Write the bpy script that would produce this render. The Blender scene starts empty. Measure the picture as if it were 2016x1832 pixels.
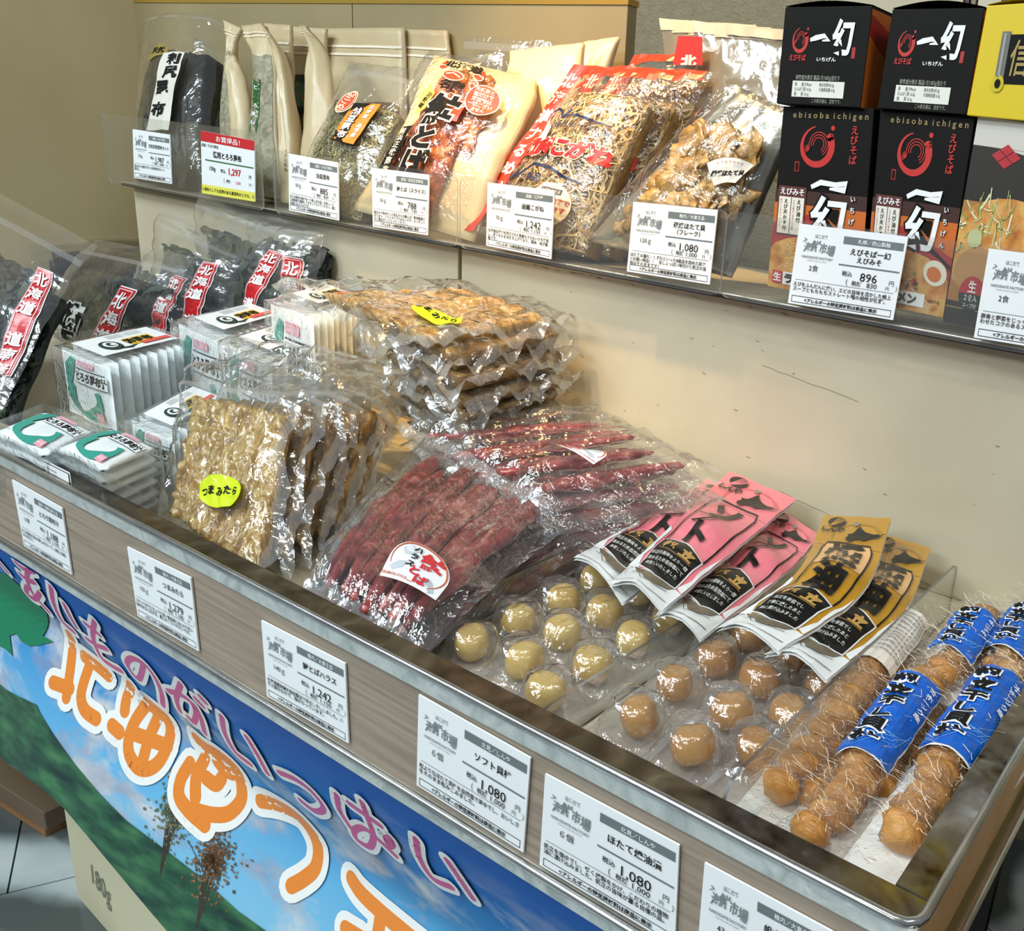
import bpy, bmesh, math, random
from mathutils import Vector, Matrix, noise
random.seed(7)
SC = bpy.context.scene
COL = SC.collection
# ------------------------------------------------------------------ camera
# Fixture coordinates: x along the counter, y into it, z up, origin at the camera, 1 unit = 0.34 m.
S = .34; CZ = 1.16
F, CX, CY = 1822.23, 1397.0, 912.93
R = ((0.83620902, 0.54061961, 0.09211359), (0.24641703, -0.22034125, -0.94378407), (-0.48993176, 0.81189911, -0.31746922))
cam = bpy.data.cameras.new('camera'); camo = bpy.data.objects.new('camera', cam); COL.objects.link(camo)
cam.sensor_width = 36; cam.sensor_fit = 'HORIZONTAL'; cam.lens = F * 36 / 2016
cam.shift_x = (1008 - CX) / 2016; cam.shift_y = (CY - 916) / 2016; cam.clip_start = .02
camo.matrix_world = Matrix(((R[0][0], -R[1][0], -R[2][0], 0), (R[0][1], -R[1][1], -R[2][1], 0), (R[0][2], -R[1][2], -R[2][2], CZ), (0, 0, 0, 1)))
SC.camera = camo
# ------------------------------------------------------------------ world, lights, exposure
w = bpy.data.worlds.new('world'); SC.world = w; w.use_nodes = True
w.node_tree.nodes['Background'].inputs[0].default_value = (.80, .88, .96, 1)
w.node_tree.nodes['Background'].inputs[1].default_value = .30
SC.view_settings.view_transform = 'Standard'; SC.view_settings.look = 'None'
SC.view_settings.exposure = -0.36; SC.view_settings.gamma = 1; SC.view_settings.use_curve_mapping = False
SC.cycles.transparent_max_bounces = 24; SC.cycles.max_bounces = 8

def area(name, loc, tgt, sx, sy, power, col):
    l = bpy.data.lights.new(name, 'AREA'); l.shape = 'RECTANGLE'; l.size = sx; l.size_y = sy; l.energy = power; l.color = col
    o = bpy.data.objects.new(name, l); COL.objects.link(o); o.location = loc
    o.rotation_euler = (Vector(tgt) - Vector(loc)).to_track_quat('-Z', 'Y').to_euler(); return o
def spot(name, loc, tgt, power, ang, blend, col, r=.03):
    l = bpy.data.lights.new(name, 'SPOT'); l.energy = power; l.spot_size = math.radians(ang); l.spot_blend = blend; l.color = col; l.shadow_soft_size = r
    o = bpy.data.objects.new(name, l); COL.objects.link(o); o.location = loc
    o.rotation_euler = (Vector(tgt) - Vector(loc)).to_track_quat('-Z', 'Y').to_euler(); return o
area('ceiling_light_front', (-1.1, -.75, 2.75), (-.7, .6, .9), 1.2, .3, 30, (.86, .95, 1))
area('ceiling_light_right', (1.1, .1, 2.75), (-.3, .6, .8), .9, .3, 13, (1, .97, .9))
area('ceiling_light_floor', (-2.3, -.9, 2.75), (-1.7, .35, 0), .6, .6, 42, (.82, .95, 1))
area('aisle_fill_light', (-1.0, -2.3, 2.6), (-.8, .4, .6), 1.6, .5, 60, (.86, .95, 1))  # added fill from behind the camera, brightens the banner and front faces
spot('ceiling_spot_shelf', (-1.02, .34, 2.55), (-.83, .93, 1.08), 250, 34, 1., (1, .62, .24), .035)
spot('ceiling_spot_counter', (-.15, -.2, 2.65), (-.35, .55, .8), 40, 40, .9, (1, .90, .72), .05)

# ------------------------------------------------------------------ unprojection onto real planes of the fixture
def V(x, y, z): return Vector((x, y, z))
def ray(u, v):
    a, b, c = (u - CX) / F, (v - CY) / F, 1.
    return V(*[R[0][k] * a + R[1][k] * b + R[2][k] * c for k in range(3)])
def onz(u, v, z): d = ray(u, v); return d * (z / d.z)
def ony(u, v, y): d = ray(u, v); return d * (y / d.y)
def onx(u, v, x): d = ray(u, v); return d * (x / d.x)
def onp(u, v, p, n): d = ray(u, v); return d * (p.dot(n) / d.dot(n))
def tom(p): return Vector((p[0] * S, p[1] * S, p[2] * S + CZ))
def ns(p, k, s=0): return noise.noise(Vector((p[0] * k + s * 7.3, p[1] * k - s * 3.1, p[2] * k + s * 1.7)))
def fb(p, k, s=0): return ns(p, k, s) + .5 * ns(p, k * 2.1, s + 1) + .25 * ns(p, k * 4.3, s + 2)
def sm(a, b, x): t = min(1, max(0, (x - a) / (b - a))); return t * t * (3 - 2 * t)

# ------------------------------------------------------------------ materials
def srgb(h):
    r = [int(h[i:i + 2], 16) / 255 for i in (0, 2, 4)]
    return tuple(c / 12.92 if c <= .04045 else ((c + .055) / 1.055) ** 2.4 for c in r) + (1,)
MATS = {}
def newmat(name):
    m = bpy.data.materials.new(name); m.use_nodes = True; nt = m.node_tree
    for n in list(nt.nodes): nt.nodes.remove(n)
    return m, nt, nt.nodes.new('ShaderNodeOutputMaterial')
def N(nt, t, **kw):
    n = nt.nodes.new(t)
    for k, v in kw.items():
        if k in ('operation', 'blend_type', 'data_type', 'wave_type', 'bands_direction', 'feature', 'noise_type', 'distance', 'wave_profile', 'gradient_type'): setattr(n, k, v)
        else: n.inputs[k.replace('_', ' ')].default_value = v
    return n
def ramp(nt, fac, stops):
    r = nt.nodes.new('ShaderNodeValToRGB'); e = r.color_ramp.elements
    while len(e) < len(stops): e.new(.5)
    for i, (p, c) in enumerate(stops): e[i].position = p; e[i].color = srgb(c) if isinstance(c, str) else c
    nt.links.new(fac, r.inputs[0]); return r
def tc(nt, scale=(1, 1, 1), rot=(0, 0, 0)):
    t = nt.nodes.new('ShaderNodeTexCoord'); m = nt.nodes.new('ShaderNodeMapping')
    m.inputs['Scale'].default_value = scale; m.inputs['Rotation'].default_value = rot
    nt.links.new(t.outputs['Object'], m.inputs[0]); return m.outputs[0]
def pb(nt, out, rough=.5, metal=0, coat=0, sss=0, spec=.5):
    b = nt.nodes.new('ShaderNodeBsdfPrincipled'); b.inputs['Roughness'].default_value = rough; b.inputs['Metallic'].default_value = metal
    b.inputs['Coat Weight'].default_value = coat; b.inputs['Coat Roughness'].default_value = .08; b.inputs['Specular IOR Level'].default_value = spec
    if sss: b.inputs['Subsurface Weight'].default_value = sss; b.inputs['Subsurface Scale'].default_value = .01; b.inputs['Subsurface Radius'].default_value = (1, .6, .3)
    nt.links.new(b.outputs[0], out.inputs[0]); return b
def flat(h, rough=.55, **kw):
    k = ('flat', h, rough, tuple(sorted(kw.items())))
    if k not in MATS:
        m, nt, out = newmat('ink_' + h); b = pb(nt, out, rough, **kw); b.inputs['Base Color'].default_value = srgb(h); MATS[k] = m
    return MATS[k]
def noisy(name, stops, scale=20, detail=5, rough=.5, bump=.3, bscale=None, stretch=(1, 1, 1), dist=.01, rot=(0, 0, 0), distort=0, **kw):
    if name in MATS: return MATS[name]
    m, nt, out = newmat(name); b = pb(nt, out, rough, **kw); co = tc(nt, stretch, rot)
    n = N(nt, 'ShaderNodeTexNoise', Scale=scale, Detail=detail, Distortion=distort); nt.links.new(co, n.inputs['Vector'])
    r = ramp(nt, n.outputs[0], stops); nt.links.new(r.outputs[0], b.inputs['Base Color'])
    if bump:
        n2 = N(nt, 'ShaderNodeTexNoise', Scale=bscale or scale * 2, Detail=4); nt.links.new(co, n2.inputs['Vector'])
        bp = N(nt, 'ShaderNodeBump', Strength=bump, Distance=dist); nt.links.new(n2.outputs[0], bp.inputs['Height']); nt.links.new(bp.outputs[0], b.inputs['Normal'])
    MATS[name] = m; return m
def film(name='clear_film', tint=(.97, .98, .98, 1), rough=.1, haze=.022, hazecol=(.9, .93, .95, 1), bump=.6, scale=55, boost=1.8, base=.06, second=True):
    if name in MATS: return MATS[name]
    m, nt, out = newmat(name); L = nt.links
    tr = N(nt, 'ShaderNodeBsdfTransparent'); tr.inputs[0].default_value = tint
    gl = N(nt, 'ShaderNodeBsdfGlossy', Roughness=rough); gl.inputs[0].default_value = (1, 1, 1, 1)
    df = N(nt, 'ShaderNodeBsdfDiffuse'); df.inputs[0].default_value = hazecol
    tl = N(nt, 'ShaderNodeBsdfTranslucent'); tl.inputs[0].default_value = hazecol
    co = tc(nt)
    n1 = N(nt, 'ShaderNodeTexNoise', Scale=scale * .45, Detail=2, Distortion=1.2); L.new(co, n1.inputs['Vector'])
    n2 = N(nt, 'ShaderNodeTexNoise', Scale=scale * 2.3, Detail=3, Distortion=.5); L.new(co, n2.inputs['Vector'])
    ab = N(nt, 'ShaderNodeMath', operation='SUBTRACT'); L.new(n1.outputs[0], ab.inputs[0]); ab.inputs[1].default_value = .5
    a2 = N(nt, 'ShaderNodeMath', operation='ABSOLUTE'); L.new(ab.outputs[0], a2.inputs[0])
    ad = N(nt, 'ShaderNodeMath', operation='MULTIPLY_ADD'); L.new(n2.outputs[0], ad.inputs[0]); ad.inputs[1].default_value = .18; L.new(a2.outputs[0], ad.inputs[2])
    bp = N(nt, 'ShaderNodeBump', Strength=bump, Distance=.006); L.new(ad.outputs[0], bp.inputs['Height'])
    L.new(bp.outputs[0], gl.inputs['Normal'])
    fr = N(nt, 'ShaderNodeLayerWeight', Blend=.5); L.new(bp.outputs[0], fr.inputs['Normal'])
    pw = N(nt, 'ShaderNodeMath', operation='POWER'); L.new(fr.outputs['Facing'], pw.inputs[0]); pw.inputs[1].default_value = 4.
    mu = N(nt, 'ShaderNodeMath', operation='MULTIPLY_ADD'); L.new(pw.outputs[0], mu.inputs[0]); mu.inputs[1].default_value = boost * .55; mu.inputs[2].default_value = base + .035
    mu.use_clamp = True
    mh = N(nt, 'ShaderNodeMixShader', Fac=.5); L.new(df.outputs[0], mh.inputs[1]); L.new(tl.outputs[0], mh.inputs[2])
    m1 = N(nt, 'ShaderNodeMixShader', Fac=haze); L.new(tr.outputs[0], m1.inputs[1]); L.new(mh.outputs[0], m1.inputs[2])
    m2 = N(nt, 'ShaderNodeMixShader'); L.new(mu.outputs[0], m2.inputs[0]); L.new(m1.outputs[0], m2.inputs[1]); L.new(gl.outputs[0], m2.inputs[2])
    L.new(m2.outputs[0], out.inputs[0]); MATS[name] = m; return m

FILM = film()
SOFT = film('soft_film', rough=.16, haze=.10, bump=.35, scale=40)
CRISP = film('crisp_film', rough=.08, haze=.015, bump=.8, scale=90, boost=2.0, base=.07)
SEAF = film('thick_zip_film', rough=.14, haze=.075, bump=.5, scale=45, boost=1.8, base=.05)
FIBRE = film('cellophane', rough=.05, haze=.02, bump=1.0, scale=170, boost=1.7, base=.03)
SEAL = film('sealed_film_edge', rough=.16, haze=.17, bump=.2, scale=60)
ACR = film('clear_acrylic', tint=(.95, .96, .95, 1), rough=.03, haze=.03, bump=0, boost=1.3, base=.02)
ACRE = film('acrylic_edge', tint=(.35, .36, .37, 1), rough=.1, haze=.25, hazecol=(.25, .25, .26, 1), bump=0)
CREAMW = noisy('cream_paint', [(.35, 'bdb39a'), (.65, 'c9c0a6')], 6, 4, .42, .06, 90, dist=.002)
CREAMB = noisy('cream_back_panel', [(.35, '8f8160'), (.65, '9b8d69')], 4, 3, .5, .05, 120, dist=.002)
DARK = flat('1b1712', .5)
BLK = flat('141414', .7, spec=.2); GRY = flat('6d7677', .6); WHT = flat('f2f4f4', .45); RED = flat('c8232c', .45); CARD = flat('eef2f3', .4)
LOGO = flat('7d8486', .6)

# ------------------------------------------------------------------ object helpers
ORG = {}
def thing(name, label, cat, loc, group=None):
    o = bpy.data.objects.new(name, None); COL.objects.link(o); o.location = tom(loc); o.empty_display_size = .02
    o['label'] = label; o['category'] = cat
    if group: o['group'] = group
    ORG[o] = tom(loc); return o
def mk(name, verts, faces, mats, parent=None, mi=None, smooth=False, label=None, cat=None, group=None, kind=None, loc=None):
    me = bpy.data.meshes.new(name)
    vs = [tom(v) for v in verts]
    if parent is not None: org = ORG[parent]
    else:
        org = tom(loc) if loc is not None else sum(vs, Vector()) / max(1, len(vs))
    me.from_pydata([v - org for v in vs], [], faces)
    if not isinstance(mats, (list, tuple)): mats = [mats]
    for m in mats: me.materials.append(m)
    if mi: me.polygons.foreach_set('material_index', mi)
    if smooth: me.polygons.foreach_set('use_smooth', [True] * len(me.polygons))
    me.update()
    o = bpy.data.objects.new(name, me); COL.objects.link(o)
    if parent is not None: o.parent = parent
    else: o.location = org
    ORG[o] = org
    if label: o['label'] = label
    if cat: o['category'] = cat
    if group: o['group'] = group
    if kind: o['kind'] = kind
    return o
def struct(name, verts, faces, mats, **kw): return mk(name, verts, faces, mats, kind='structure', **kw)
BF = [(0, 3, 2, 1), (4, 5, 6, 7), (0, 1, 5, 4), (1, 2, 6, 5), (2, 3, 7, 6), (3, 0, 4, 7)]
def boxv(x0, x1, y0, y1, z0, z1): return [V(x0, y0, z0), V(x1, y0, z0), V(x1, y1, z0), V(x0, y1, z0), V(x0, y0, z1), V(x1, y0, z1), V(x1, y1, z1), V(x0, y1, z1)]
def bev(o, wd, seg=2):
    m = o.modifiers.new('bevel', 'BEVEL'); m.width = wd; m.segments = seg; m.limit_method = 'ANGLE'; return o
def gridf(nu, nv, base=0):
    return [(base + j * (nu + 1) + i, base + j * (nu + 1) + i + 1, base + (j + 1) * (nu + 1) + i + 1, base + (j + 1) * (nu + 1) + i) for j in range(nv) for i in range(nu)]
def gridsurf(fn, nu, nv):
    return [fn(i / nu, j / nv) for j in range(nv + 1) for i in range(nu + 1)], gridf(nu, nv)
def sheet(name, fn, nu, nv, m, parent, **kw):
    v, f = gridsurf(fn, nu, nv); kw.setdefault('smooth', True); return mk(name, v, f, m, parent, **kw)
def closed(name, top, bot, nu, nv, m, parent, **kw):      # two shells sewn along the rim
    v1, f1 = gridsurf(top, nu, nv); v2, f2 = gridsurf(bot, nu, nv); n = len(v1)
    f = f1 + [tuple(reversed([a + n for a in q])) for q in f2]
    rim = [i for i in range(nu + 1)] + [j * (nu + 1) + nu for j in range(1, nv + 1)] + [nv * (nu + 1) + i for i in range(nu - 1, -1, -1)] + [j * (nu + 1) for j in range(nv - 1, 0, -1)]
    for a, b in zip(rim, rim[1:] + rim[:1]): f.append((a, a + n, b + n, b))
    kw.setdefault('smooth', True); return mk(name, v1 + v2, f, m, parent, **kw)

class Patch:                                              # a soft surface: rows of (left, right) points, bottom to top
    def __init__(s, rows, h=None):
        s.rows = rows; s.h = h or (lambda u, v: 0.)
        a, b = rows[0]; c, d = rows[-1]
        s.n = ((b - a) + (d - c)).cross((c - a) + (d - b)).normalized()
        s.W = ((b - a).length + (d - c).length) / 2; s.H = ((c + d) / 2 - (a + b) / 2).length
    def flatp(s, u, v):
        n = len(s.rows) - 1; t = min(max(v, 0), 1) * n; i = min(int(t), n - 1); f = t - i + (v - min(max(v, 0), 1)) * n
        def cr(k):
            if n == 1: return s.rows[0][k].lerp(s.rows[1][k], 0) + (s.rows[1][k] - s.rows[0][k]) * f
            p1 = s.rows[i][k]; p2 = s.rows[i + 1][k]; p0 = s.rows[i - 1][k] if i > 0 else p1 * 2 - p2; p3 = s.rows[i + 2][k] if i + 2 <= n else p2 * 2 - p1
            return .5 * ((2 * p1) + (p2 - p0) * f + (2 * p0 - 5 * p1 + 4 * p2 - p3) * f * f + (3 * p1 - p0 - 3 * p2 + p3) * f ** 3)
        L, Rr = cr(0), cr(1); return L + (Rr - L) * u
    def __call__(s, u, v, off=0.): return s.flatp(u, v) + s.n * (s.h(u, v) + off)
    def inv(s, P):
        u, v = .5, .5
        for _ in range(8):
            p = s.flatp(u, v); e = P - p; du = (s.flatp(u + .01, v) - p) * 100; dv = (s.flatp(u, v + .01) - p) * 100
            a, b, c = du.dot(du), du.dot(dv), dv.dot(dv); x, y = e.dot(du), e.dot(dv); D = a * c - b * b or 1e-9
            u += (x * c - b * y) / D; v += (a * y - b * x) / D; u = min(1.3, max(-.3, u)); v = min(1.3, max(-.3, v))
        return u, v
    def uvpx(s, px, py, off=0.):                            # where a ray meets the bulging surface
        h = s.h(.5, .5) + off
        for _ in range(5):
            uv = s.inv(onp(px, py, s.flatp(.5, .5) + s.n * h, s.n)); h = .5 * h + .5 * (s.h(*uv) + off)
        return uv
    def map_uv(s, c, off=.004):                             # c: four uv corners bl br tr tl
        def f(a, b, o=0.):
            u = (c[0][0] * (1 - a) + c[1][0] * a) * (1 - b) + (c[3][0] * (1 - a) + c[2][0] * a) * b
            v = (c[0][1] * (1 - a) + c[1][1] * a) * (1 - b) + (c[3][1] * (1 - a) + c[2][1] * a) * b
            return s(u, v, off + o)
        return f
    def map_px(s, px, off=.004): return s.map_uv([s.uvpx(*q, off) for q in px], off)
    def size(s, f): a, b, c, d = f(0, .5), f(1, .5), f(.5, 0), f(.5, 1); return (b - a).length, (d - c).length
def quad(px, ax, val, h=None):
    g = {'y': ony, 'z': onz, 'x': onx}
    if not isinstance(val, (list, tuple)): val = [val] * 4
    p = [g[ax](*q, k) for q, k in zip(px, val)]           # bl br tr tl
    return Patch([(p[0], p[1]), (p[3], p[2])], h)
def rowsy(rows, h=None):                                  # rows of (lx, ly, rx, ry, y)
    return Patch([(ony(a, b, y), ony(c, d, y)) for a, b, c, d, y in rows], h)
def pillow(t, e=.5, seed=0, wr=.0, k=8):
    def h(u, v):
        uu = min(1, max(0, u)); vv = min(1, max(0, v))
        b = t * (max(0, math.sin(math.pi * uu)) ** e) * (max(0, math.sin(math.pi * vv)) ** e)
        return b + (wr * fb((u, v, seed), k, seed) if wr else 0)
    return h

# ------------------------------------------------------------------ printing: flat artwork mapped onto a surface
_tc = {}
def glyphs(st, bold, res=2):
    k = (st, round(bold, 3), res)
    if k not in _tc:
        c = bpy.data.curves.new('t', 'FONT'); c.body = st; c.resolution_u = res; c.offset = bold
        o = bpy.data.objects.new('t', c); m = bpy.data.meshes.new_from_object(o)
        vs = [(v.co.x, v.co.y) for v in m.vertices]; fs = [tuple(p.vertices) for p in m.polygons]
        bpy.data.objects.remove(o); bpy.data.curves.remove(c); bpy.data.meshes.remove(m)
        _tc[k] = (vs, fs)
    return _tc[k]
class Print:
    def __init__(s, w, h): s.w, s.h = w, h; s.v = []; s.f = []; s.m = []; s.mats = []
    def mi(s, m):
        if m not in s.mats: s.mats.append(m)
        return s.mats.index(m)
    def add(s, vs, fs, m, lay):
        b = len(s.v); s.v += [(x, y, lay) for x, y in vs]; i = s.mi(m)
        for f in fs: s.f.append(tuple(a + b for a in f)); s.m.append(i)
    def rect(s, x0, y0, x1, y1, m, lay=1, n=1, k=1):
        vs = [(x0 + (x1 - x0) * i / n, y0 + (y1 - y0) * j / k) for j in range(k + 1) for i in range(n + 1)]; s.add(vs, gridf(n, k), m, lay)
    def poly(s, pts, m, lay=1): s.add(pts, [tuple(range(len(pts)))], m, lay)
    def ell(s, cx, cy, rx, ry, m, lay=1, rot=0, n=28, a0=0, a1=360):
        c, q = math.cos(rot), math.sin(rot); pts = []
        for i in range(n + (a1 - a0 < 360)):
            a = math.radians(a0 + (a1 - a0) * i / n); x, y = rx * math.cos(a), ry * math.sin(a); pts.append((cx + x * c - y * q, cy + x * q + y * c))
        cc = [(cx, cy)] + pts; k = len(pts)
        s.add(cc, [(0, i + 1, (i + 1) % k + 1) for i in range(k if a1 - a0 >= 360 else k - 1)], m, lay)
    def line(s, pts, wd, m, lay=1):
        wds = wd if isinstance(wd, (list, tuple)) else [wd] * len(pts); vs = []
        for i, p in enumerate(pts):
            a = pts[max(0, i - 1)]; b = pts[min(len(pts) - 1, i + 1)]; dx, dy = b[0] - a[0], b[1] - a[1]; l = math.hypot(dx, dy) or 1
            nx, ny = -dy / l * wds[i] / 2, dx / l * wds[i] / 2; vs += [(p[0] + nx, p[1] + ny), (p[0] - nx, p[1] - ny)]
        s.add(vs, [(2 * i, 2 * i + 1, 2 * i + 3, 2 * i + 2) for i in range(len(pts) - 1)], m, lay)
    def text(s, st, x, y, size, m, lay=2, bold=0., sx=1., al='c', rot=0., skew=0., res=2):
        vs, fs = glyphs(st, bold, res)
        if not vs: return
        x0 = min(v[0] for v in vs); x1 = max(v[0] for v in vs); ox = {'c': (x0 + x1) / 2, 'l': x0, 'r': x1}[al]; oy = .36
        c, q = math.cos(rot), math.sin(rot); out = []
        for a, b in vs:
            a = (a - ox) * size * sx + (b - oy) * size * skew; b = (b - oy) * size; out.append((x + a * c - b * q, y + a * q + b * c))
        s.add(out, fs, m, lay)
    def vtext(s, st, x, y, size, m, lay=2, step=1.05, **kw):
        for i, ch in enumerate(st): s.text(ch, x, y - i * size * step, size, m, lay, **kw)
    def otext(s, st, x, y, size, m, om, lay=2, bold=.02, ow=.06, vert=False, **kw):
        fn = s.vtext if vert else s.text
        fn(st, x, y, size, om, lay, bold=bold + ow, **kw); fn(st, x, y, size, m, lay + 1, bold=bold, **kw)
    def build(s, name, fmap, parent, fine=0, lt=.0012, label=None, smooth=False):
        vs, fs, ms = [(min(s.w, max(0, x)), min(s.h, max(0, y)), l) for x, y, l in s.v], s.f, s.m
        if fine:
            bm = bmesh.new(); bv = [bm.verts.new(v) for v in vs]; bm.verts.ensure_lookup_table()
            for f, i in zip(fs, ms):
                try: q = bm.faces.new([bv[a] for a in f]); q.material_index = i
                except ValueError: pass
            for _ in range(4):
                bmesh.ops.triangulate(bm, faces=[f for f in bm.faces if len(f.verts) > 4])
                es = [e for e in bm.edges if e.calc_length() > fine]
                if not es: break
                bmesh.ops.subdivide_edges(bm, edges=es, cuts=1, use_grid_fill=True)
            bm.verts.index_update(); vs = [tuple(v.co) for v in bm.verts]; fs = [tuple(v.index for v in f.verts) for f in bm.faces]; ms = [f.material_index for f in bm.faces]; bm.free()
        P = [fmap(x / s.w, y / s.h, l * lt) for x, y, l in vs]
        return mk(name, P, fs, s.mats, parent, mi=ms, label=label, smooth=smooth)
def cardmap(tl, tr, br, bl):
    n = (tr - tl).cross(tl - bl).normalized()
    return (lambda a, b, o=0.: bl * (1 - a) * (1 - b) + br * a * (1 - b) + tr * a * b + tl * (1 - a) * b + n * o), n

# =================================================================== SETTING
DZ = -1.15; YB = 2.46; SHZ = -.395; XL = -6.0; YP = 3.1; FL = -1.16 / S
# floor of grey-veined marble tiles (each tile its own piece near the counter)
def marble():
    m, nt, out = newmat('veined_marble'); b = pb(nt, out, .12, coat=.3); co = tc(nt, (1, 1, 1), (0, 0, .5)); L = nt.links
    n0 = N(nt, 'ShaderNodeTexNoise', Scale=3.2, Detail=5, Distortion=.8); L.new(co, n0.inputs['Vector'])
    w_ = N(nt, 'ShaderNodeTexWave', Scale=1.3, Distortion=9, Detail=4, Detail_Scale=1.2); L.new(co, w_.inputs['Vector'])
    ad = N(nt, 'ShaderNodeMath', operation='MULTIPLY'); L.new(n0.outputs[0], ad.inputs[0]); L.new(w_.outputs[0], ad.inputs[1])
    r = ramp(nt, ad.outputs[0], [(.08, '4f5858'), (.20, '808c8c'), (.34, 'b4c0c1'), (.6, 'd3dcdc')]); L.new(r.outputs[0], b.inputs['Base Color']); return m
MARB = marble(); GROUT = flat('3c4444', .8)
fl = struct('floor', boxv(-16, 10, -12, 9, FL - .1, FL - .012), BF, GROUT)
ORG[fl] = fl.location.copy()
ta = math.radians(61.7); tL, tW = 1.62, .74
for i in range(-6, 6):
    for j in range(-14, 9):
        c = []
        for z in (FL - .03, FL):
            for dx, dy in ((.004, .004), (tL - .004, .004), (tL - .004, tW - .004), (.004, tW - .004)):
                x, y = (i + .5 * (j % 2)) * tL + dx, j * tW + dy; c.append(V(-4.179 + x * math.cos(ta) - y * math.sin(ta), 1.239 + x * math.sin(ta) + y * math.cos(ta), z))
        if max(p_.x for p_ in c) < 3: mk('marble_tile', c, BF, MARB, fl)
# left wall, back panel and room wall behind it
struct('wall_left', boxv(XL - .1, XL, .2, YP, FL, 1.2), BF, noisy('cream_side_wall', [(.35, 'c2b188'), (.65, 'cdbd94')], 4, 3, .5, .05, 120, dist=.002))
xe = ony(1236, 12, YP).x; zt = .505; xs = ony(693, 20, YP).x
bp_ = thing('back_panel', 'low cream back panel behind the upper shelf with a gilded top edge', 'panel', (-3.5, YP, SHZ))
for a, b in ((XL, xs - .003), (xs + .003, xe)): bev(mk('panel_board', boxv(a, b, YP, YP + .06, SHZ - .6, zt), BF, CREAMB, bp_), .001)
mk('top_edge_strip', boxv(XL, xe + .004, YP - .004, YP + .064, zt, zt + .022), BF, flat('a98a3e', .35, metal=.3), bp_, label='gilded edge strip')
struct('wall_back', boxv(-9, 4, 4.6, 4.7, FL, 4), BF, noisy('textured_wallpaper', [(.3, '97896c'), (.7, 'a5977a')], 60, 4, .8, .8, 260, dist=.004))
fr = thing('wall_frame', 'pale framed panel edge on the wall above the yellow box', 'frame', (ony(1900, 0, 4.55).x, 4.55, .3))
for a, b, c in ((1630, 1900, 'cbbf9f'), (1904, 1912, '3a2a1e'), (1916, 1925, '8a7a5e'), (1930, 1975, 'd6cdb2'), (1977, 2040, '5b3a22')):
    xa, xb = ony(a, 5, 4.55).x, ony(b, 5, 4.55).x
    mk('frame_strip', boxv(xa, xb, 4.52, 4.6, .0, 1.6), BF, flat(c, .5), fr)

# =================================================================== COUNTER
LAM = noisy('grey_brown_laminate', [(.3, '857767'), (.5, '978877'), (.7, 'a39483')], 9, 6, .42, .05, 60, (1, 1, 30), dist=.002)
CHR = noisy('worn_chrome', [(.4, 'b9bab8'), (.7, 'd3d4d0')], 30, 5, .2, .12, 40, dist=.003, metal=.95)
def marbled_metal():
    m, nt, out = newmat('scuffed_steel_top'); b = pb(nt, out, .16, metal=1); co = tc(nt, (1, 1, 1)); L = nt.links
    n = N(nt, 'ShaderNodeTexNoise', Scale=26, Detail=6, Distortion=1.2); L.new(co, n.inputs['Vector'])
    r = ramp(nt, n.outputs[0], [(.3, '5b5148'), (.5, '837a70'), (.62, '9a948c'), (.8, 'c9c6bf')]); L.new(r.outputs[0], b.inputs['Base Color'])
    n2 = N(nt, 'ShaderNodeTexNoise', Scale=60, Detail=5); L.new(co, n2.inputs['Vector'])
    r2 = ramp(nt, n2.outputs[0], [(.35, (.06,) * 3 + (1,)), (.7, (.3,) * 3 + (1,))]); L.new(r2.outputs[0], b.inputs['Roughness']); return m
STEEL = marbled_metal()
XR = -.235; X0 = -5.2; YF = 1.068; YI = 1.128; XI = -.290
WHM = noisy('marble_reflection_edge_band', [(.3, 'a9b1ae'), (.45, 'c3c9c5'), (.65, 'd6dad6'), (.8, 'aab1ae')], 34, 7, .22, .1, 60, (1, 1, 1), distort=2.0, metal=.35)  # veins paint the marble floor's reflection into the metal edge and rail
co = thing('display_counter', 'long display counter with laminate front, chrome edges and cream inner walls', 'counter', (-2.6, 1.5, FL))
bev(mk('front_panel', boxv(X0, XR, YF, YF + .03, -1.29, -1.035), BF, LAM, co), .0006)
bev(mk('edge_band', boxv(X0, XR + .004, YF - .006, YF + .02, -1.042, -1.004), BF, WHM, co, label='pale edge band with painted marble reflections under the chrome bead'), .001)
bev(mk('rail', boxv(X0, XR + .004, YF - .012, YF + .02, -1.330, -1.290), BF, WHM, co, label='lower pale rail with a bright bead'), .001)
def tube(pts, r, n=10):
    vs, fs = [], []
    for i, p in enumerate(pts):
        a = pts[max(0, i - 1)]; b = pts[min(len(pts) - 1, i + 1)]; d = (b - a).normalized(); e = d.cross(V(0, .3, 1)).normalized(); g = d.cross(e)
        rr = r(i / (len(pts) - 1)) if callable(r) else r
        vs += [p + (e * math.cos(2 * math.pi * k / n) + g * math.sin(2 * math.pi * k / n)) * rr for k in range(n)]
    for i in range(len(pts) - 1):
        for k in range(n): fs.append((i * n + k, i * n + (k + 1) % n, (i + 1) * n + (k + 1) % n, (i + 1) * n + k))
    fs.append(tuple(range(n - 1, -1, -1))); fs.append(tuple(range((len(pts) - 1) * n, len(pts) * n))); return vs, fs
for z, y, r in ((-1.000, YF - .004, .008), (-1.292, YF - .012, .009)):
    pts = [V(X0 + (XR - .03 - X0) * i / 60, y, z + .0022 * ns((i * .3, 0, 0), 1)) for i in range(61)]
    pts += [V(XR - .03 + .034 * math.sin(t), y + .034 * (1 - math.cos(t)), z) for t in (.5, 1.0, 1.5)] + [V(XR + .004, y + .1 + k * .4, z) for k in range(6)]
    v, f = tube(pts, r); mk('bead', v, f, CHR, co, smooth=True)
bev(mk('front_ledge', boxv(X0, XR, YF, YI, -1.03, -1.0), BF, STEEL, co), .001)
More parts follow.
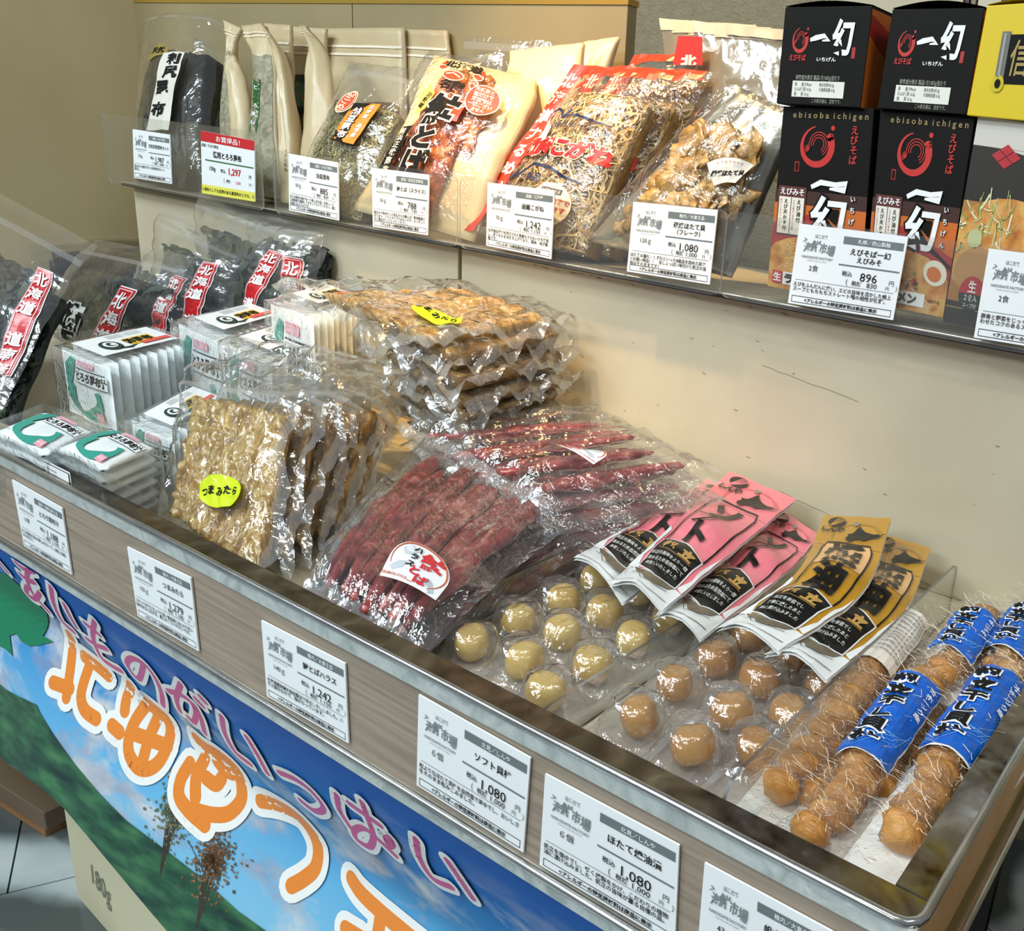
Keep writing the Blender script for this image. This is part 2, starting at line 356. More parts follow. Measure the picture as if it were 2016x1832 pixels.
bev(mk('side_ledge', boxv(XI, XR, YI, 2.7, -1.03, -1.0001), BF, STEEL, co), .001)
mk('front_inner_wall', boxv(X0, XI, YI - .02, YI, DZ, -1.03), BF, CREAMW, co); mk('side_inner_wall', boxv(XI, XI + .02, YI, 2.5, DZ, -1.03), BF, CREAMW, co)
TAN = noisy('tan_wood_side', [(.3, 'b98d5a'), (.7, 'cfa371')], 5, 4, .4, .04, 60, (1, 6, 1), dist=.002)
bev(mk('side_panel', boxv(XR - .02, XR, YF + .01, 2.9, -1.29, -1.004), BF, TAN, co, label='tan wooden end panel'), .001)
mk('end_trim', boxv(XR - .005, XR + .012, YF + .01, 2.9, -1.21, -1.185), BF, flat('8f8a6a', .25, metal=.8), co, label='brass coloured end trim')
bev(mk('deck', boxv(X0, XI, YI - .02, YB + .05, DZ - .04, DZ), BF, CREAMW, co), .001)
mk('front_base', boxv(X0, -.3, 2.2, 2.25, FL, -1.29), BF, flat('4a4640', .7), co, label='dark recessed base')
# raised step at the back of the deck: two cream boards
xg = ony(905, 487, YB).x; xl0 = -4.93
scr = noisy('scuffed_cream_paint', [(.28, '6b6455'), (.31, 'bfb69d'), (.7, 'c9c0a6')], 24, 6, .4, .08, 80, (1, 1, 1.8), dist=.002)
stp = thing('raised_shelf', 'raised cream shelf step along the back of the counter with black chrome edge', 'shelf', (-2.6, 2.7, DZ))
for a, b in ((xl0, xg - .009), (xg + .009, .3)):
    bev(mk('riser_board', boxv(a, b, YB, YB + .04, DZ, SHZ - .022), BF, CREAMW, stp, label='cream riser board with dark scuffs'), .0015)
    mk('shelf_board', boxv(a, b, YB, YP, SHZ - .02, SHZ - .004), BF, CREAMW, stp)
mk('lower_board', boxv(-.23, .3, YB + .002, YB + .04, FL, DZ - .004), BF, CREAMW, stp)
mk('right_end_board', boxv(.27, .3, YB + .04, YP, FL, SHZ - .022), BF, CREAMW, stp)
mk('end_board', boxv(xl0, xl0 + .03, YB + .04, YP, DZ, SHZ - .022), BF, CREAMW, stp)
bev(mk('black_edge', boxv(xl0, .3, YB - .055, YB, SHZ - .018, SHZ - .006), BF, DARK, stp, label='thin black edge under the chrome strip'), .0008)
bev(mk('chrome_strip', boxv(xl0, .3, YB - .055, YB + .2, SHZ - .006, SHZ), BF, noisy('brushed_strip', [(.4, 'b8b4a6'), (.6, 'd8d4c6')], 20, 3, .25, .1, 60, (1, 8, 8), metal=.6), stp), .0008)
def scuffs():
    vs, fs = [], []
    for _ in range(46):
        x = random.uniform(-2.4, -.5); z = random.choice([random.uniform(-.93, -.45), -.43]); l = random.uniform(.004, .02) * (2 if z == -.43 else 1); h = random.uniform(.0006, .002)
        b = len(vs); y = YB - .0012; sl = random.uniform(-.3, .1)
        vs += [V(x, y, z), V(x + l * .5, y, z - h + sl * l * .5), V(x + l, y, z + sl * l), V(x + l * .4, y, z + h + sl * l * .4)]; fs.append((b, b + 1, b + 2, b + 3))
    mk('scuff_marks', vs, fs, flat('82785f', .7), stp, kind='stuff')
scuffs()
for n_, (x0_, z0_, dz_) in enumerate([(ony(1535, 966, YB).x, ony(1535, 966, YB).z, -.012), (ony(1500, 718, YB).x, ony(1500, 718, YB).z, -.01), (ony(1810, 1142, YB).x, ony(1810, 1142, YB).z, -.01)]):
    pts = [V(x0_ + i * .03, YB - .001, z0_ + dz_ * i * .4 + .004 * ns((i, n_, 0), .7)) for i in range(12)]
    v, f = tube(pts, .0006, 4); mk('crack', v, f, flat('857b64', .8), stp)

# price rail of clear acrylic sheets on the shelf edge
xs_ = [ony(px, 300, 2.39).x for px in (208, 252)] + [ony(520, 330, 2.39).x, ony(905, 400, 2.39).x, ony(1432, 460, 2.39).x, .2]
segs = [(208, 520), (540, 900), (905, 1431), (1435, 2100)]
for k, (a, b) in enumerate(segs):
    xa = ony(a, 300, 2.385).x if a < 300 else ony(a, 380, 2.385).x; xb = ony(b, 430, 2.385).x; zt_ = -.155; zb_ = SHZ - .01
    if k == 0: zt_ = -.09
    r_ = .03; pts = []
    for cx_, cz_, a0 in ((xb - r_, zt_ - r_, 0), (xa + r_, zt_ - r_, 90), (xa + r_, zb_ + r_, 180), (xb - r_, zb_ + r_, 270)):
        pts += [(cx_ + r_ * math.cos(math.radians(a0 + t)), cz_ + r_ * math.sin(math.radians(a0 + t))) for t in (0, 30, 60, 90)]
    n_ = len(pts); y0, y1 = 2.383, 2.391
    vs = [V(x, y0, z) for x, z in pts] + [V(x, y1, z) for x, z in pts]
    fs = [tuple(range(n_)), tuple(reversed(range(n_, 2 * n_)))] + [(i, i + n_, (i + 1) % n_ + n_, (i + 1) % n_) for i in range(n_)]
    mk('price_rail', vs, fs, [ACR, film('acrylic_rim', tint=(.7, .68, .6, 1), rough=.15, haze=.35, bump=0)], None, mi=[0, 0] + [1] * n_,
       label=['clear acrylic rail behind the red-topped price card, leftmost', 'clear acrylic rail in front of the pale kelp pouches and orange-label bag', 'clear acrylic rail in front of the squid bags', 'clear acrylic rail in front of the noodle boxes'][k], cat='price rail', group='acrylic price rails')

# =================================================================== PRICE CARDS
def logo(p, x, y, s):
    p.text('はこだて', x + 1, y + 9.6 * s, 3.6 * s, LOGO, bold=.02, sx=.8)
    for i, (ch, dy, sz, sx) in enumerate((('海', -.6, 9, .8), ('鮮', 1.2, 10, .85), ('市', 0, 9, .75), ('場', -1.2, 9.5, .8))):
        p.text(ch, x - 10 * s + i * 7 * s, y + dy * s, sz * s, LOGO, bold=.02, sx=sx, skew=.12)
    p.line([(x - 14 * s, y + 7 * s), (x - 12 * s, y + 6 * s)], .8 * s, LOGO, 2); p.line([(x - 15 * s, y + 4 * s), (x - 11.5 * s, y + 6 * s)], .6 * s, LOGO, 2)
    p.text('HAKODATE FACTORY', x, y - 8.4 * s, 2.8 * s, LOGO, bold=.02); p.text('HAKODATE SEAFOOD MARKET', x, y - 11.2 * s, 1.3 * s, LOGO)
def tag(px, y, label, maker, title, qty, price, net, desc, special=False, ext=None):
    tl, tr, br, bl = [ony(*q, y) for q in px]
    if ext: tr = tl + (tr - tl) * ext[0]; br = bl + (br - bl) * ext[0]; bl2 = tl + (bl - tl) * ext[1]; br = tr + (br - tr) * ext[1]; bl = bl2
    m, n = cardmap(tl, tr, br, bl); g = V(0, .004, 0)
    vs = [bl, br, tr, tl, bl + g, br + g, tr + g, tl + g]
    card = mk('price_card', vs, [(0, 1, 2, 3), (7, 6, 5, 4), (0, 4, 5, 1), (1, 5, 6, 2), (2, 6, 7, 3), (3, 7, 4, 0)], CARD, None, label=label, cat='price card', group='printed price cards')
    p = Print(100, 72)
    if special:
        p.rect(0, 60.5, 100, 72, RED); p.text('お買得品！', 52, 66, 7.2, WHT, bold=.01, sx=1.9 / 1.3); p.rect(0, 0, 100, 11, flat('e6df5c'))
        p.text(maker, 2, 56.5, 4, BLK, al='l', bold=.01); p.text(title, 50, 47.5, 8, BLK, bold=.02, sx=.95); p.rect(8, 39, 98, 40.6, flat('3f6d45'))
        p.text(qty, 22, 31, 6.4, BLK, bold=.01); p.text('税込', 42, 30, 4.6, BLK, bold=.015); p.text(price, 64, 31, 11, RED, bold=.015); p.text('円', 92, 28, 5, BLK, bold=.01)
        p.text('（', 44, 19, 6, BLK); p.text('税抜', 52, 19, 4, BLK, bold=.02); p.text(net, 70, 19, 4.6, RED, bold=.01); p.text('円 ）', 93, 19, 4, BLK)
        p.text(desc[0], 50, 5.5, 4.7, BLK, bold=.015)
    else:
        logo(p, 22, 53, 1.05)
        p.rect(44, 59.5, 98, 66, GRY); p.text(maker, 72, 62.7, 4.2, CARD, bold=.01)
        if len(title) > 1: p.text(title[0], 70, 53.5, 6.2, BLK, bold=.015); p.text(title[1], 70, 47, 5.8, BLK, bold=.015)
        else: p.text(title[0], 70, 51, 6.6 if len(title[0]) < 8 else 6, BLK, bold=.015)
        p.rect(43, 40.6, 98, 41.9, GRY, 1); p.text(qty, 20, 34.5, 6.2, BLK)
        p.text('税込', 52, 34, 4.8, BLK, bold=.01); p.text(price, 72, 33, 10.5, BLK, bold=0., sx=1.02); p.text('円', 93, 31, 5, BLK)
        p.text('（', 53, 26.5, 6, BLK); p.text('税抜', 62, 26.5, 4.6, BLK, bold=.01); p.text(net, 76, 26.5, 6, BLK, sx=1.05); p.text('円', 90, 26, 3.6, BLK); p.text('）', 98, 26.5, 5, BLK)
        p.rect(4, 22.6, 96, 23, GRY)
        for i, d in enumerate(desc): p.text(d, 3, 18.8 - i * 4.3, 4.3, BLK, al='l', bold=.012, sx=min(1, 21.5 / len(d)))
        for a in ((3, 2, 97, 2.5), (3, 7.6, 97, 8.1), (3, 2, 3.4, 8.1), (96.6, 2, 97, 8.1)): p.rect(*a, BLK, 1)
        p.text('※アレルギーの特定原材料は商品に表示', 50, 5, 3.9, BLK, bold=.03)
    p.build('print', m, card, lt=.0009)
T = tag
T([(261, 254), (334, 265), (338, 362), (264, 350)], 2.375, 'small white price card reading 1,987 under the black kelp bag', '函館／かまだ商店', ['天然利尻昆布カット'], '155g', '1,987', '1,840', ['昔ながらの製法で作った利尻昆布をカット', '贅沢に。'])
T([(395, 257), (501, 277), (502, 397), (398, 380)], 2.372, 'red-topped price card with yellow foot reading 1,297', '函館／かまだ商店', '徳用とろろ昆布', '150g', '1,297', '1,201', ['ギン昆布としても定評のある真昆布のとろろ。とろ'], special=True)
T([(568, 302), (666, 320), (667, 434), (569, 414)], 2.372, 'white price card reading 885 yen for 50g', '函館／かまだ商店', ['納豆昆布'], '50ｇ', '885', '820', ['がごめ昆布の粘りを一番楽しめる品。水戻しして、', '三杯酢等で調味してすすって食べてください。夏に', 'お特におススメです。'])
T([(732, 330), (845, 344), (842, 463), (734, 446)], 2.372, 'white price card reading 788 in front of the cream salmon bag', '紋別／前浜正武商店', ['鮭とば（スライス）'], '50ｇ', '788', '730', ['塩のみで味付けした昔ながらの鮭とば！熟成乾燥さ', 'せており、ソフトタイプではないので、キッチンハ', 'サミ等を使って食べてください。'])
T([(960, 359), (1092, 375), (1085, 510), (957, 483)], 2.372, 'white price card reading 1,242 in front of the squid bags', '函館／江戸屋', ['函館こがね'], '70ｇ', '1,242', '1,150', ['北海道近海で水揚げされた新鮮なするめいかを使用', 'し、皮つきのまま焼き上げており、風味、味が最', '高です。'])
T([(1247, 397), (1413, 413), (1397, 560), (1234, 534)], 2.372, 'white price card reading 1,080 in front of the silver scallop bag', '稚内／大東食品', ['磯焼ほたて貝', '（フレーク）'], '120ｇ', '1,080', '1,000', ['ほたての壊れ・くずれといったB級品を詰めた訳ア', 'リお買い得品！！　甘しょっぱい味付けと帆立の旨', '味はそのままです！'])
T([(1574, 440), (1788, 466), (1758, 630), (1551, 596)], 2.372, 'white price card reading 896 in front of the black noodle boxes', '札幌／西山製麺', ['えびそば一幻', 'えびみそ'], '2食', '896', '830', ['えびをふんだんに使い、エビの旨味を活かした極上', 'スープともちもちストレート麺の相性が抜群。'])
T([(1947, 489), (2016, 498), (1990, 676), (1917, 664)], 2.372, 'white price card cut off at the right under the pork noodle box', '札幌／西山製麺', ['とんこつ'], '2食', '896', '830', ['豚骨と野菜をじっくり煮込んだスープに合', 'わせたコクのあるスープが絶品です。'], ext=(3.2, 1))
T([(23, 944), (121.5, 1000), (141, 1131), (47, 1074)], YF - .006, 'white price card reading 1,188 on the counter front, leftmost', '函館／道南伝統食品', ['とろろ昆布汁'], '10食', '1,188', '1,100', ['がごめ昆布の旨みが楽しめるスープ。お椀にお湯を', '入れるだけ。'])
T([(250, 1076), (375, 1137), (391, 1282), (271, 1212)], YF - .006, 'white price card reading 1,279 on the counter front', '稚内／大東食品', ['つまみたら'], '155ｇ', '1,279', '1,185', ['スケソウダラにちょうど良い塩加減とほんのり甘い', '味がお口に広がる、柔らかく食べやすいです。'])
T([(514, 1221), (679, 1306), (686, 1463), (525.5, 1370)], YF - .006, 'white price card reading 1,242 on the counter front below the salmon sticks', '稚内／大東食品', ['鮭とばハラス'], '140ｇ', '1,242', '1,150', ['北海道産秋鮭を独自製法で吊るし干ししました。ハ', 'ラス部分なので、脂がのっています。'])
T([(824, 1367), (1044, 1492), (1030, 1678), (820, 1545)], YF - .006, 'white price card reading 1,080 on the counter front below the pale scallops', '北見／しんや', ['ソフト貝柱'], '６個', '1,080', '1,000', ['粒よりなほたて貝柱を自然塩で釜ゆでし、おいしさ', 'をそのまま包みこみました。'])
T([(1073, 1523), (1337, 1664), (1328, 1862), (1062, 1702)], YF - .006, 'white price card reading 1,080 on the counter front below the amber scallops', '北見／しんや', ['ほたて燻油漬'], '６個', '1,080', '1,000', ['帆立を塩ゆでし、軽く燻製をかけ、こだわりの植物', '油に漬け込みました。帆立の旨味が薫る自慢の品。'])
T([(1387, 1698), (1640, 1835), (1630, 2040), (1370, 1900)], YF - .006, 'white price card marked 43g at the lower right corner of the counter front', '稚内／大東食品', ['帆立干し貝柱'], '43ｇ', '1,080', '1,000', ['帆立の旨味がぎゅっとつまった干し貝柱です。', 'そのままお召し上がりください。'])

# =================================================================== NOODLE BOXES
ORA = flat('c9661e', .5); DRED = flat('a5231f', .5); BOXB = flat('0f0e0a', .6, spec=.18); GOLDI = flat('9c8450', .5); BOXR = flat('c12a24', .5)
def broth():
    return noisy('broth_print', [(.25, '8a4a1c'), (.45, 'c98338'), (.6, 'dcab5e'), (.75, 'b9692a')], 55, 5, .5, 0)
def carton(name, label, px, y, depth, mat, art=None, side=None, group='noodle boxes', W=100, H=170, topm=None, lidbow=0):
    tl, tr, br, bl = [ony(*q, y) for q in px]; d = V(0, depth, 0)
    r = thing(name, label, 'box', (bl + br) / 2, group)
    vs = [bl, br, br + d, bl + d, tl, tr, tr + d, tl + d]
    bev(mk('carton', vs, BF, mat, r), .0008)
    m, n = cardmap(tl, tr, br, bl)
    if art: p = Print(W, H); art(p); p.build('printed_front', m, r, lt=.0010)
    if side: sp = Print(100, H); side(sp); ms, _ = cardmap(tr, tr + d, br + d, br); sp.build('printed_side', ms, r, lt=.0010)
    if lidbow:
        v, f = gridsurf(lambda u, v_: (tl.lerp(tr, u)).lerp((tl + d).lerp(tr + d, u), v_) + V(0, 0, .002 + lidbow * math.sin(math.pi * u) * (1 - v_)), 10, 2); mk('lid_flap', v, f, mat, r)
    return r
def swirl(p, cx, cy, s):
    pts = []; wd = []
    for i in range(30):
        a = math.radians(100 + i * 290 / 29); k = i / 29; rr = s * (1 - .05 * k); pts.append((cx + rr * math.cos(a), cy + rr * math.sin(a))); wd.append(s * (.06 + .34 * k ** 1.2 + .1 * math.sin(k * 3.1)))
    p.line(pts, wd, BOXR, 1); p.ell(*pts[-1], wd[-1] / 2 * 1.15, wd[-1] / 2, BOXR, 1, n=12)
    for q in (.62, .48, .34):
        p.line([(cx + s * q * math.cos(math.radians(a)) + .1 * s, cy + s * .1 + s * q * math.sin(math.radians(a))) for a in range(-60, 210, 15)], s * .05, BOXR, 1)
    for i in range(7): a = .6 + i * .33; p.line([(cx - .45 * s, cy - .2 * s), (cx - .45 * s + s * .35 * math.cos(a + 1.2), cy - .2 * s + s * .3 * math.sin(a + 1.2))], s * .04, BOXR, 2)
    p.ell(cx + .95 * s, cy + .95 * s, .13 * s, .13 * s, BOXR, 1, n=12); p.ell(cx + .93 * s, cy + .58 * s, .08 * s, .08 * s, BOXR, 1, n=12)
def front_tall(p):
    p.text('e b i s o b a  i c h i g e n', 54, 163, 7.6, GOLDI, sx=1.12, bold=.015)
    swirl(p, 42, 136, 17); p.vtext('えびそば', 82, 151, 8.5, BOXR, bold=.02, step=1.0); p.rect(19, 112, 24, 121, DRED); p.rect(20, 113, 23, 120, BOXB, 2)
    p.rect(0, 78, 100, 95, flat('3a1a0e'), 1); p.rect(0, 0, 100, 82, ORA, 1.2); p.poly([(0, 44), (0, 62), (40, 74), (100, 52), (100, 40), (60, 50)], DRED, 2); p.line([(55, 72), (70, 58), (100, 42)], 6, BOXB, 2.5)
    p.ell(45, 14, 68, 44, DRED, 2.6); p.ell(45, 12, 64, 41, broth(), 3)
    p.rect(0, -0.0, 100, 6, flat('b3683a'), 2)
    for i in range(34):
        a = random.uniform(5, 50); b = random.uniform(8, 46); p.line([(a + t * 4, b + 3 * math.sin(t + i)) for t in range(5)], 1.0, flat('e3bd74'), 3.5)
    for i in range(22): p.ell(random.uniform(40, 66), random.uniform(14, 34), random.uniform(1.5, 4), random.uniform(1, 2.5), flat(random.choice(['b3522c', '93301f', '6f7a2e', 'c4763c'])), 3.7, rot=random.random() * 3, n=9)
    p.ell(83, 37, 14, 11, flat('efe8d2', .4), 4, rot=-.2); p.ell(82, 36, 8.5, 6.5, flat('d9722a', .3), 5, rot=-.2)
    for i in range(4): p.line([(58 + t * 5, 20 - t * 2.4 - i * 3) for t in range(6)], 1.4, flat('d6b98c'), 4)
    p.rect(4, 52, 35, 98, flat('5b2a24'), 4); p.text('えびみそ', 19.5, 93, 7, WHT, 5, bold=.02); p.rect(5.5, 53.5, 33.5, 88, flat('e5e0d4'), 5); p.rect(19, 54, 19.5, 88, BLK, 6)
    p.vtext('えび油付', 28, 84, 5, BLK, 6, bold=.015, step=1.1); p.vtext('えび天かす付', 13.5, 84, 4.6, BLK, 6, bold=.015, step=1.1)
    p.vtext('えびを贅沢に使用した旨味', 22.4, 85, 2.2, DRED, 6, step=1.1); p.vtext('香ばしい天かす入りです', 8, 85, 2.2, DRED, 6, step=1.1)
    p.line([(40, 99), (50, 104), (66, 103), (78, 105), (76, 99), (60, 99)], [4, 5, 4.4, 5, 6, 2], WHT, 5)
    p.otext('幻', 60, 72, 40, WHT, BOXB, 5, bold=.03, ow=.05, sx=1.0, skew=.08)
    for i, ch in enumerate('いちげん'): p.otext(ch, 86, 92 - i * 10, 6, WHT, BOXB, 5, bold=.02, ow=.06)
    p.rect(5, 5, 16, 17, RED, 6); p.text('生', 10.5, 11, 9, WHT, 7, bold=.03); p.rect(16.5, 5, 75, 17, WHT, 5); p.text('ラーメン', 42, 11, 10, BLK, 7, bold=.05, sx=1.2); p.text('2食スープ付', 42, 3.5, 4, BLK, 7)
    p.text('調理例写真', 86, 12, 3, BLK, 5)
def front_low(p):
    swirl(p, 22, 48, 8.5); p.text('えびそば', 21, 35, 5, BOXR, bold=.03)
    p.line([(34, 48), (40, 49.5), (50, 51), (56, 48), (48, 47.5)], [2.5, 4, 3.5, 4, 1], WHT, 2); p.text('幻', 71, 49, 27, WHT, 3, bold=.04, skew=.08, sx=.9)
    p.text('いちげん', 55, 34, 3.4, WHT, bold=.02, sx=1.7); p.rect(83, 35, 87, 43, DRED)
    p.text('栄養成分表示 製品1食(187g)当たり', 47, 20.5, 4, flat('9a9a90'), bold=.01, sx=.85); p.rect(18, 6, 79, 18, flat('e4e4da'))
    for i, (a, b) in enumerate((('熱　　量 579kcal', '炭水化物 85.2g'), ('たんぱく質 16.5g', '食塩相当量 6.2g'), ('脂　　質 16.1g', ''))):
        p.text(a, 21, 15.5 - i * 3.6, 3, GRY, al='l', bold=.01, sx=.9)
        if b: p.text(b, 50, 15.5 - i * 3.6, 3, GRY, al='l', bold=.01, sx=.9)
    p.text('この表示値は、目安です。', 60, 3.4, 3.6, flat('9a9a90'), sx=.85)
def side_orange(p):
    p.rect(0, 0, 100, 70, ORA, 1); p.poly([(0, 52), (30, 40), (70, 35), (100, 34), (100, 48), (60, 50), (0, 66)], DRED, 2); p.rect(80, 0, 100, 70, flat('3a120c'), 2)
G1, G2 = 'upright black noodle boxes', 'black noodle boxes lying on top'
carton('noodle_box', 'upright black noodle box with red shrimp swirl, left of the pair', [(1542, 209), (1721, 213), (1692, 598), (1512, 562)], 2.42, .3, BOXB, front_tall, group=G1)
carton('noodle_box', 'upright black noodle box with red shrimp swirl, beside the pork noodle box', [(1733, 216), (1920, 229), (1857, 625), (1702, 592)], 2.42, .3, BOXB, front_tall, group=G1)
carton('noodle_box', 'black noodle box lying on top, its orange side showing', [(1546, 14), (1718, 11), (1694, 212), (1528, 204)], 2.40, .42, BOXB, front_low, side_orange, G2, H=72, lidbow=.012)
carton('noodle_box', 'black noodle box lying on top next to the yellow box', [(1757, 18), (1939, 15), (1902, 226), (1727, 213)], 2.40, .42, BOXB, front_low, side_orange, G2, H=72, lidbow=.016)
def pork(p):
    p.rect(0, 148, 100, 170, flat('cfcbc0'), 1); p.rect(0, 20, 100, 108, flat('a9743a'), 1.5); p.poly([(0, 148), (0, 104), (100, 104), (100, 138), (70, 144), (40, 147.5)], flat('26201a'), 1.8)
    for dx, dy in ((0, 5), (0, -5), (9, 0), (-9, 0)): p.poly([(42 + dx - 8.4, 142 + dy), (42 + dx, 142 + dy - 4.6), (42 + dx + 8.4, 142 + dy), (42 + dx, 142 + dy + 4.6)], flat('b3252f'), 3)
    p.ell(60, 66, 75, 44, broth(), 2)
    for i in range(46):
        a, b = random.uniform(2, 60), random.uniform(62, 100); t = random.uniform(0, 6); p.line([(a + k * 3 * math.cos(t), b + k * 3 * math.sin(t) + .3 * k * k) for k in range(5)], random.uniform(.8, 2.2), flat(random.choice(['a8b062', 'd9dcb0', '8a9a3e', 'e8e4cc', 'c2c98a'])), 3.5)
    p.ell(26, 50, 24, 17, flat('b98a55'), 4, rot=.3); p.ell(22, 74, 9, 8, flat('b7bb88'), 4)
    p.rect(0, 0, 100, 20, flat('2a241c'), 2); p.rect(0, 14, 100, 15, GOLDI, 3)
    p.ell(30, 28, 16, 15, flat('b3252f'), 5, a0=0, a1=180); p.ell(30, 28, 16, 15, flat('26302a'), 5, a0=180, a1=360); p.text('生', 30, 34, 11, WHT, 6, bold=.02); p.text('２食入', 30, 24.5, 6, WHT, 6, bold=.01); p.text('スープ付', 30, 18, 4.4, WHT, 6)
carton('noodle_box', 'upright noodle box with red diamond crest and pork noodle picture', [(1926, 229), (2093, 250), (2010, 663), (1857, 633)], 2.42, .3, flat('cfcabb', .5), pork, group='other noodle boxes')
def yel(p):
    p.rect(32, 22, 118, 53, BOXB, 1)
    p.line([(30, 24), (30, 55)], 10, flat('6e6e68', .3), 2); p.line([(29, 26), (29, 54)], 3, flat('9c9c94', .3), 3); p.ell(29.5, 22, 7, 5.5, flat('c8b400'), 3); p.ell(29.5, 22, 3.4, 3, BOXB, 4)
    p.text('信', 50, 38, 24, flat('a58f4e'), 3, bold=.01, skew=.1); p.text('玄', 82, 38, 24, flat('a58f4e'), 3, bold=.01, skew=.1)
YEL = flat('d9be0a', .5)
carton('noodle_box', 'bright yellow noodle box on the top row, cut off at the right', [(1943, 11), (2190, -6), (2150, 250), (1903, 227)], 2.40, .42, YEL, yel, None, 'other noodle boxes', W=140, H=72, lidbow=.014)
carton('noodle_box', 'yellow noodle box standing behind the price card at the right edge', [(2075, 330), (2200, 345), (2150, 690), (2012, 664)], 2.50, .2, YEL, lambda p: p.text('信', 20, 60, 24, BOXB, 2, bold=.05), None, 'other noodle boxes')
# =================================================================== BANNER, BASE BOX
BK = .28
def bany(z, x=0):                                           # the cloth tucks in under the rail, then folds and swings out
    zv = -1.62 - .16 * min(1.2, max(0, x + 3.03)); d = z - zv; w = .035
    fold = .35 * d * -1 if d > 0 else .33 * d; fold = -.34 * math.sqrt(d * d + w * w)
    top_ = -1.335 - zv; return 1.062 + .34 * math.sqrt(top_ * top_ + w * w) + fold + .010 * math.sin(x * 4 + z * 5) * sm(-1.6, -2.0, z)
def bhit(px, py):
    d = ray(px, py); z = -1.30; pz = None
    while z > -3.4:
        p = d * (z / d.z); f_ = p.y - bany(z, p.x)
        if pz is not None and pz < 0 <= f_: return p.x, z
        pz = f_; z -= .004
    return p.x, z
BX0, BX1, BZ0, BZ1 = -5.1, -.32, -2.9, -1.335
BE = [bhit(*q) for q in ((14, 1500), (60, 1530), (120, 1580), (200, 1675), (265, 1755), (330, 1832), (420, 1932))]
def banedge(x):
    if x <= BE[0][0]: return BE[0][1]
    for a, b in zip(BE, BE[1:]):
        if x <= b[0]: return a[1] + (b[1] - a[1]) * (x - a[0]) / (b[0] - a[0])
    return BE[-1][1]
def banner_mat():
    m, nt, out = newmat('printed_banner'); b = pb(nt, out, .6, spec=.3); L = nt.links
    t = nt.nodes.new('ShaderNodeTexCoord'); mp = nt.nodes.new('ShaderNodeMapping'); L.new(t.outputs['Object'], mp.inputs[0])
    sx = nt.nodes.new('ShaderNodeSeparateXYZ'); L.new(mp.outputs[0], sx.inputs[0])
    sky = N(nt, 'ShaderNodeMapRange', From_Min=-.30, From_Max=0.); L.new(sx.outputs['Z'], sky.inputs[0])
    rs = ramp(nt, sky.outputs[0], [(.0, '8cc4de'), (.35, '66b0da'), (.62, '2f86c6'), (.85, '0d62b4'), (1, '0a55a6')])
    m2 = nt.nodes.new('ShaderNodeMapping'); m2.inputs['Scale'].default_value = (1, 1, 1.9); m2.inputs['Rotation'].default_value = (0, .35, 0); L.new(t.outputs['Object'], m2.inputs[0])
    n = N(nt, 'ShaderNodeTexNoise', Scale=7.5, Detail=6, Roughness=.6, Distortion=.4); L.new(m2.outputs[0], n.inputs['Vector'])
    cl = ramp(nt, n.outputs[0], [(.50, (0, 0, 0, 1)), (.62, (1, 1, 1, 1))])
    lo = N(nt, 'ShaderNodeMapRange', From_Min=-.02, From_Max=-.11); L.new(sx.outputs['Z'], lo.inputs[0])
    mm = N(nt, 'ShaderNodeMath', operation='MULTIPLY'); L.new(cl.outputs[0], mm.inputs[0]); L.new(lo.outputs[0], mm.inputs[1])
    n3 = N(nt, 'ShaderNodeTexNoise', Scale=12, Detail=4); L.new(m2.outputs[0], n3.inputs['Vector'])
    cc = ramp(nt, n3.outputs[0], [(.35, '8b93aa'), (.6, 'c9cfd2')])
    mx = N(nt, 'ShaderNodeMix', data_type='RGBA'); L.new(mm.outputs[0], mx.inputs[0]); L.new(rs.outputs[0], mx.inputs[6]); L.new(cc.outputs[0], mx.inputs[7])
    L.new(mx.outputs[2], b.inputs['Base Color']); return m
HILL = noisy('hill_field_print', [(.3, '17342f'), (.45, '24503b'), (.6, '376b48'), (.75, '4d8250')], 22, 6, .35, 0, stretch=(1, 1, 3.2), rot=(0, .25, 0))
def bfn(u, v): x = BX0 + (BX1 - BX0) * u; zb = banedge(x); z = zb + (BZ1 - zb) * v; return V(x, bany(z, x), z)
bn = thing('fabric_banner', 'blue sky fabric banner with pink and orange lettering hanging below the counter rail', 'banner', (0, 1.062, -1.335))
v, f = gridsurf(bfn, 150, 60); mk('cloth', v, f, banner_mat(), bn, smooth=True)
class BP(Print): pass
bp2 = BP(BX1 - BX0, BZ1 - BZ0 + .3)
def bpx(px, py): x, z = bhit(px, py); return x - BX0, z - (BZ0 - .3)
def bpoly(pts, m, lay): bp2.poly([bpx(*q) for q in pts], m, lay)
hp = [(14, 1355), (40, 1368), (75, 1385), (105, 1440), (150, 1500), (200, 1560), (250, 1610), (330, 1672), (400, 1725), (470, 1790), (530, 1832), (620, 1890)]
top = [bpx(*q) for q in hp]; top = [(top[0][0] - 1.5, top[0][1])] + top + [(top[-1][0] + 1.4, top[-1][1] - .02)]
vs_, fs_ = [], []
for i, (x, y) in enumerate(top):
    for k in range(9):
        zb = banedge(x + BX0) - (BZ0 - .3) + .004; vs_.append((x, zb + (y - zb) * k / 8))
fs_ = [(i * 9 + k, (i + 1) * 9 + k, (i + 1) * 9 + k + 1, i * 9 + k + 1) for i in range(len(top) - 1) for k in range(8)]
bp2.add(vs_, fs_, HILL, 1)
random.seed(3)
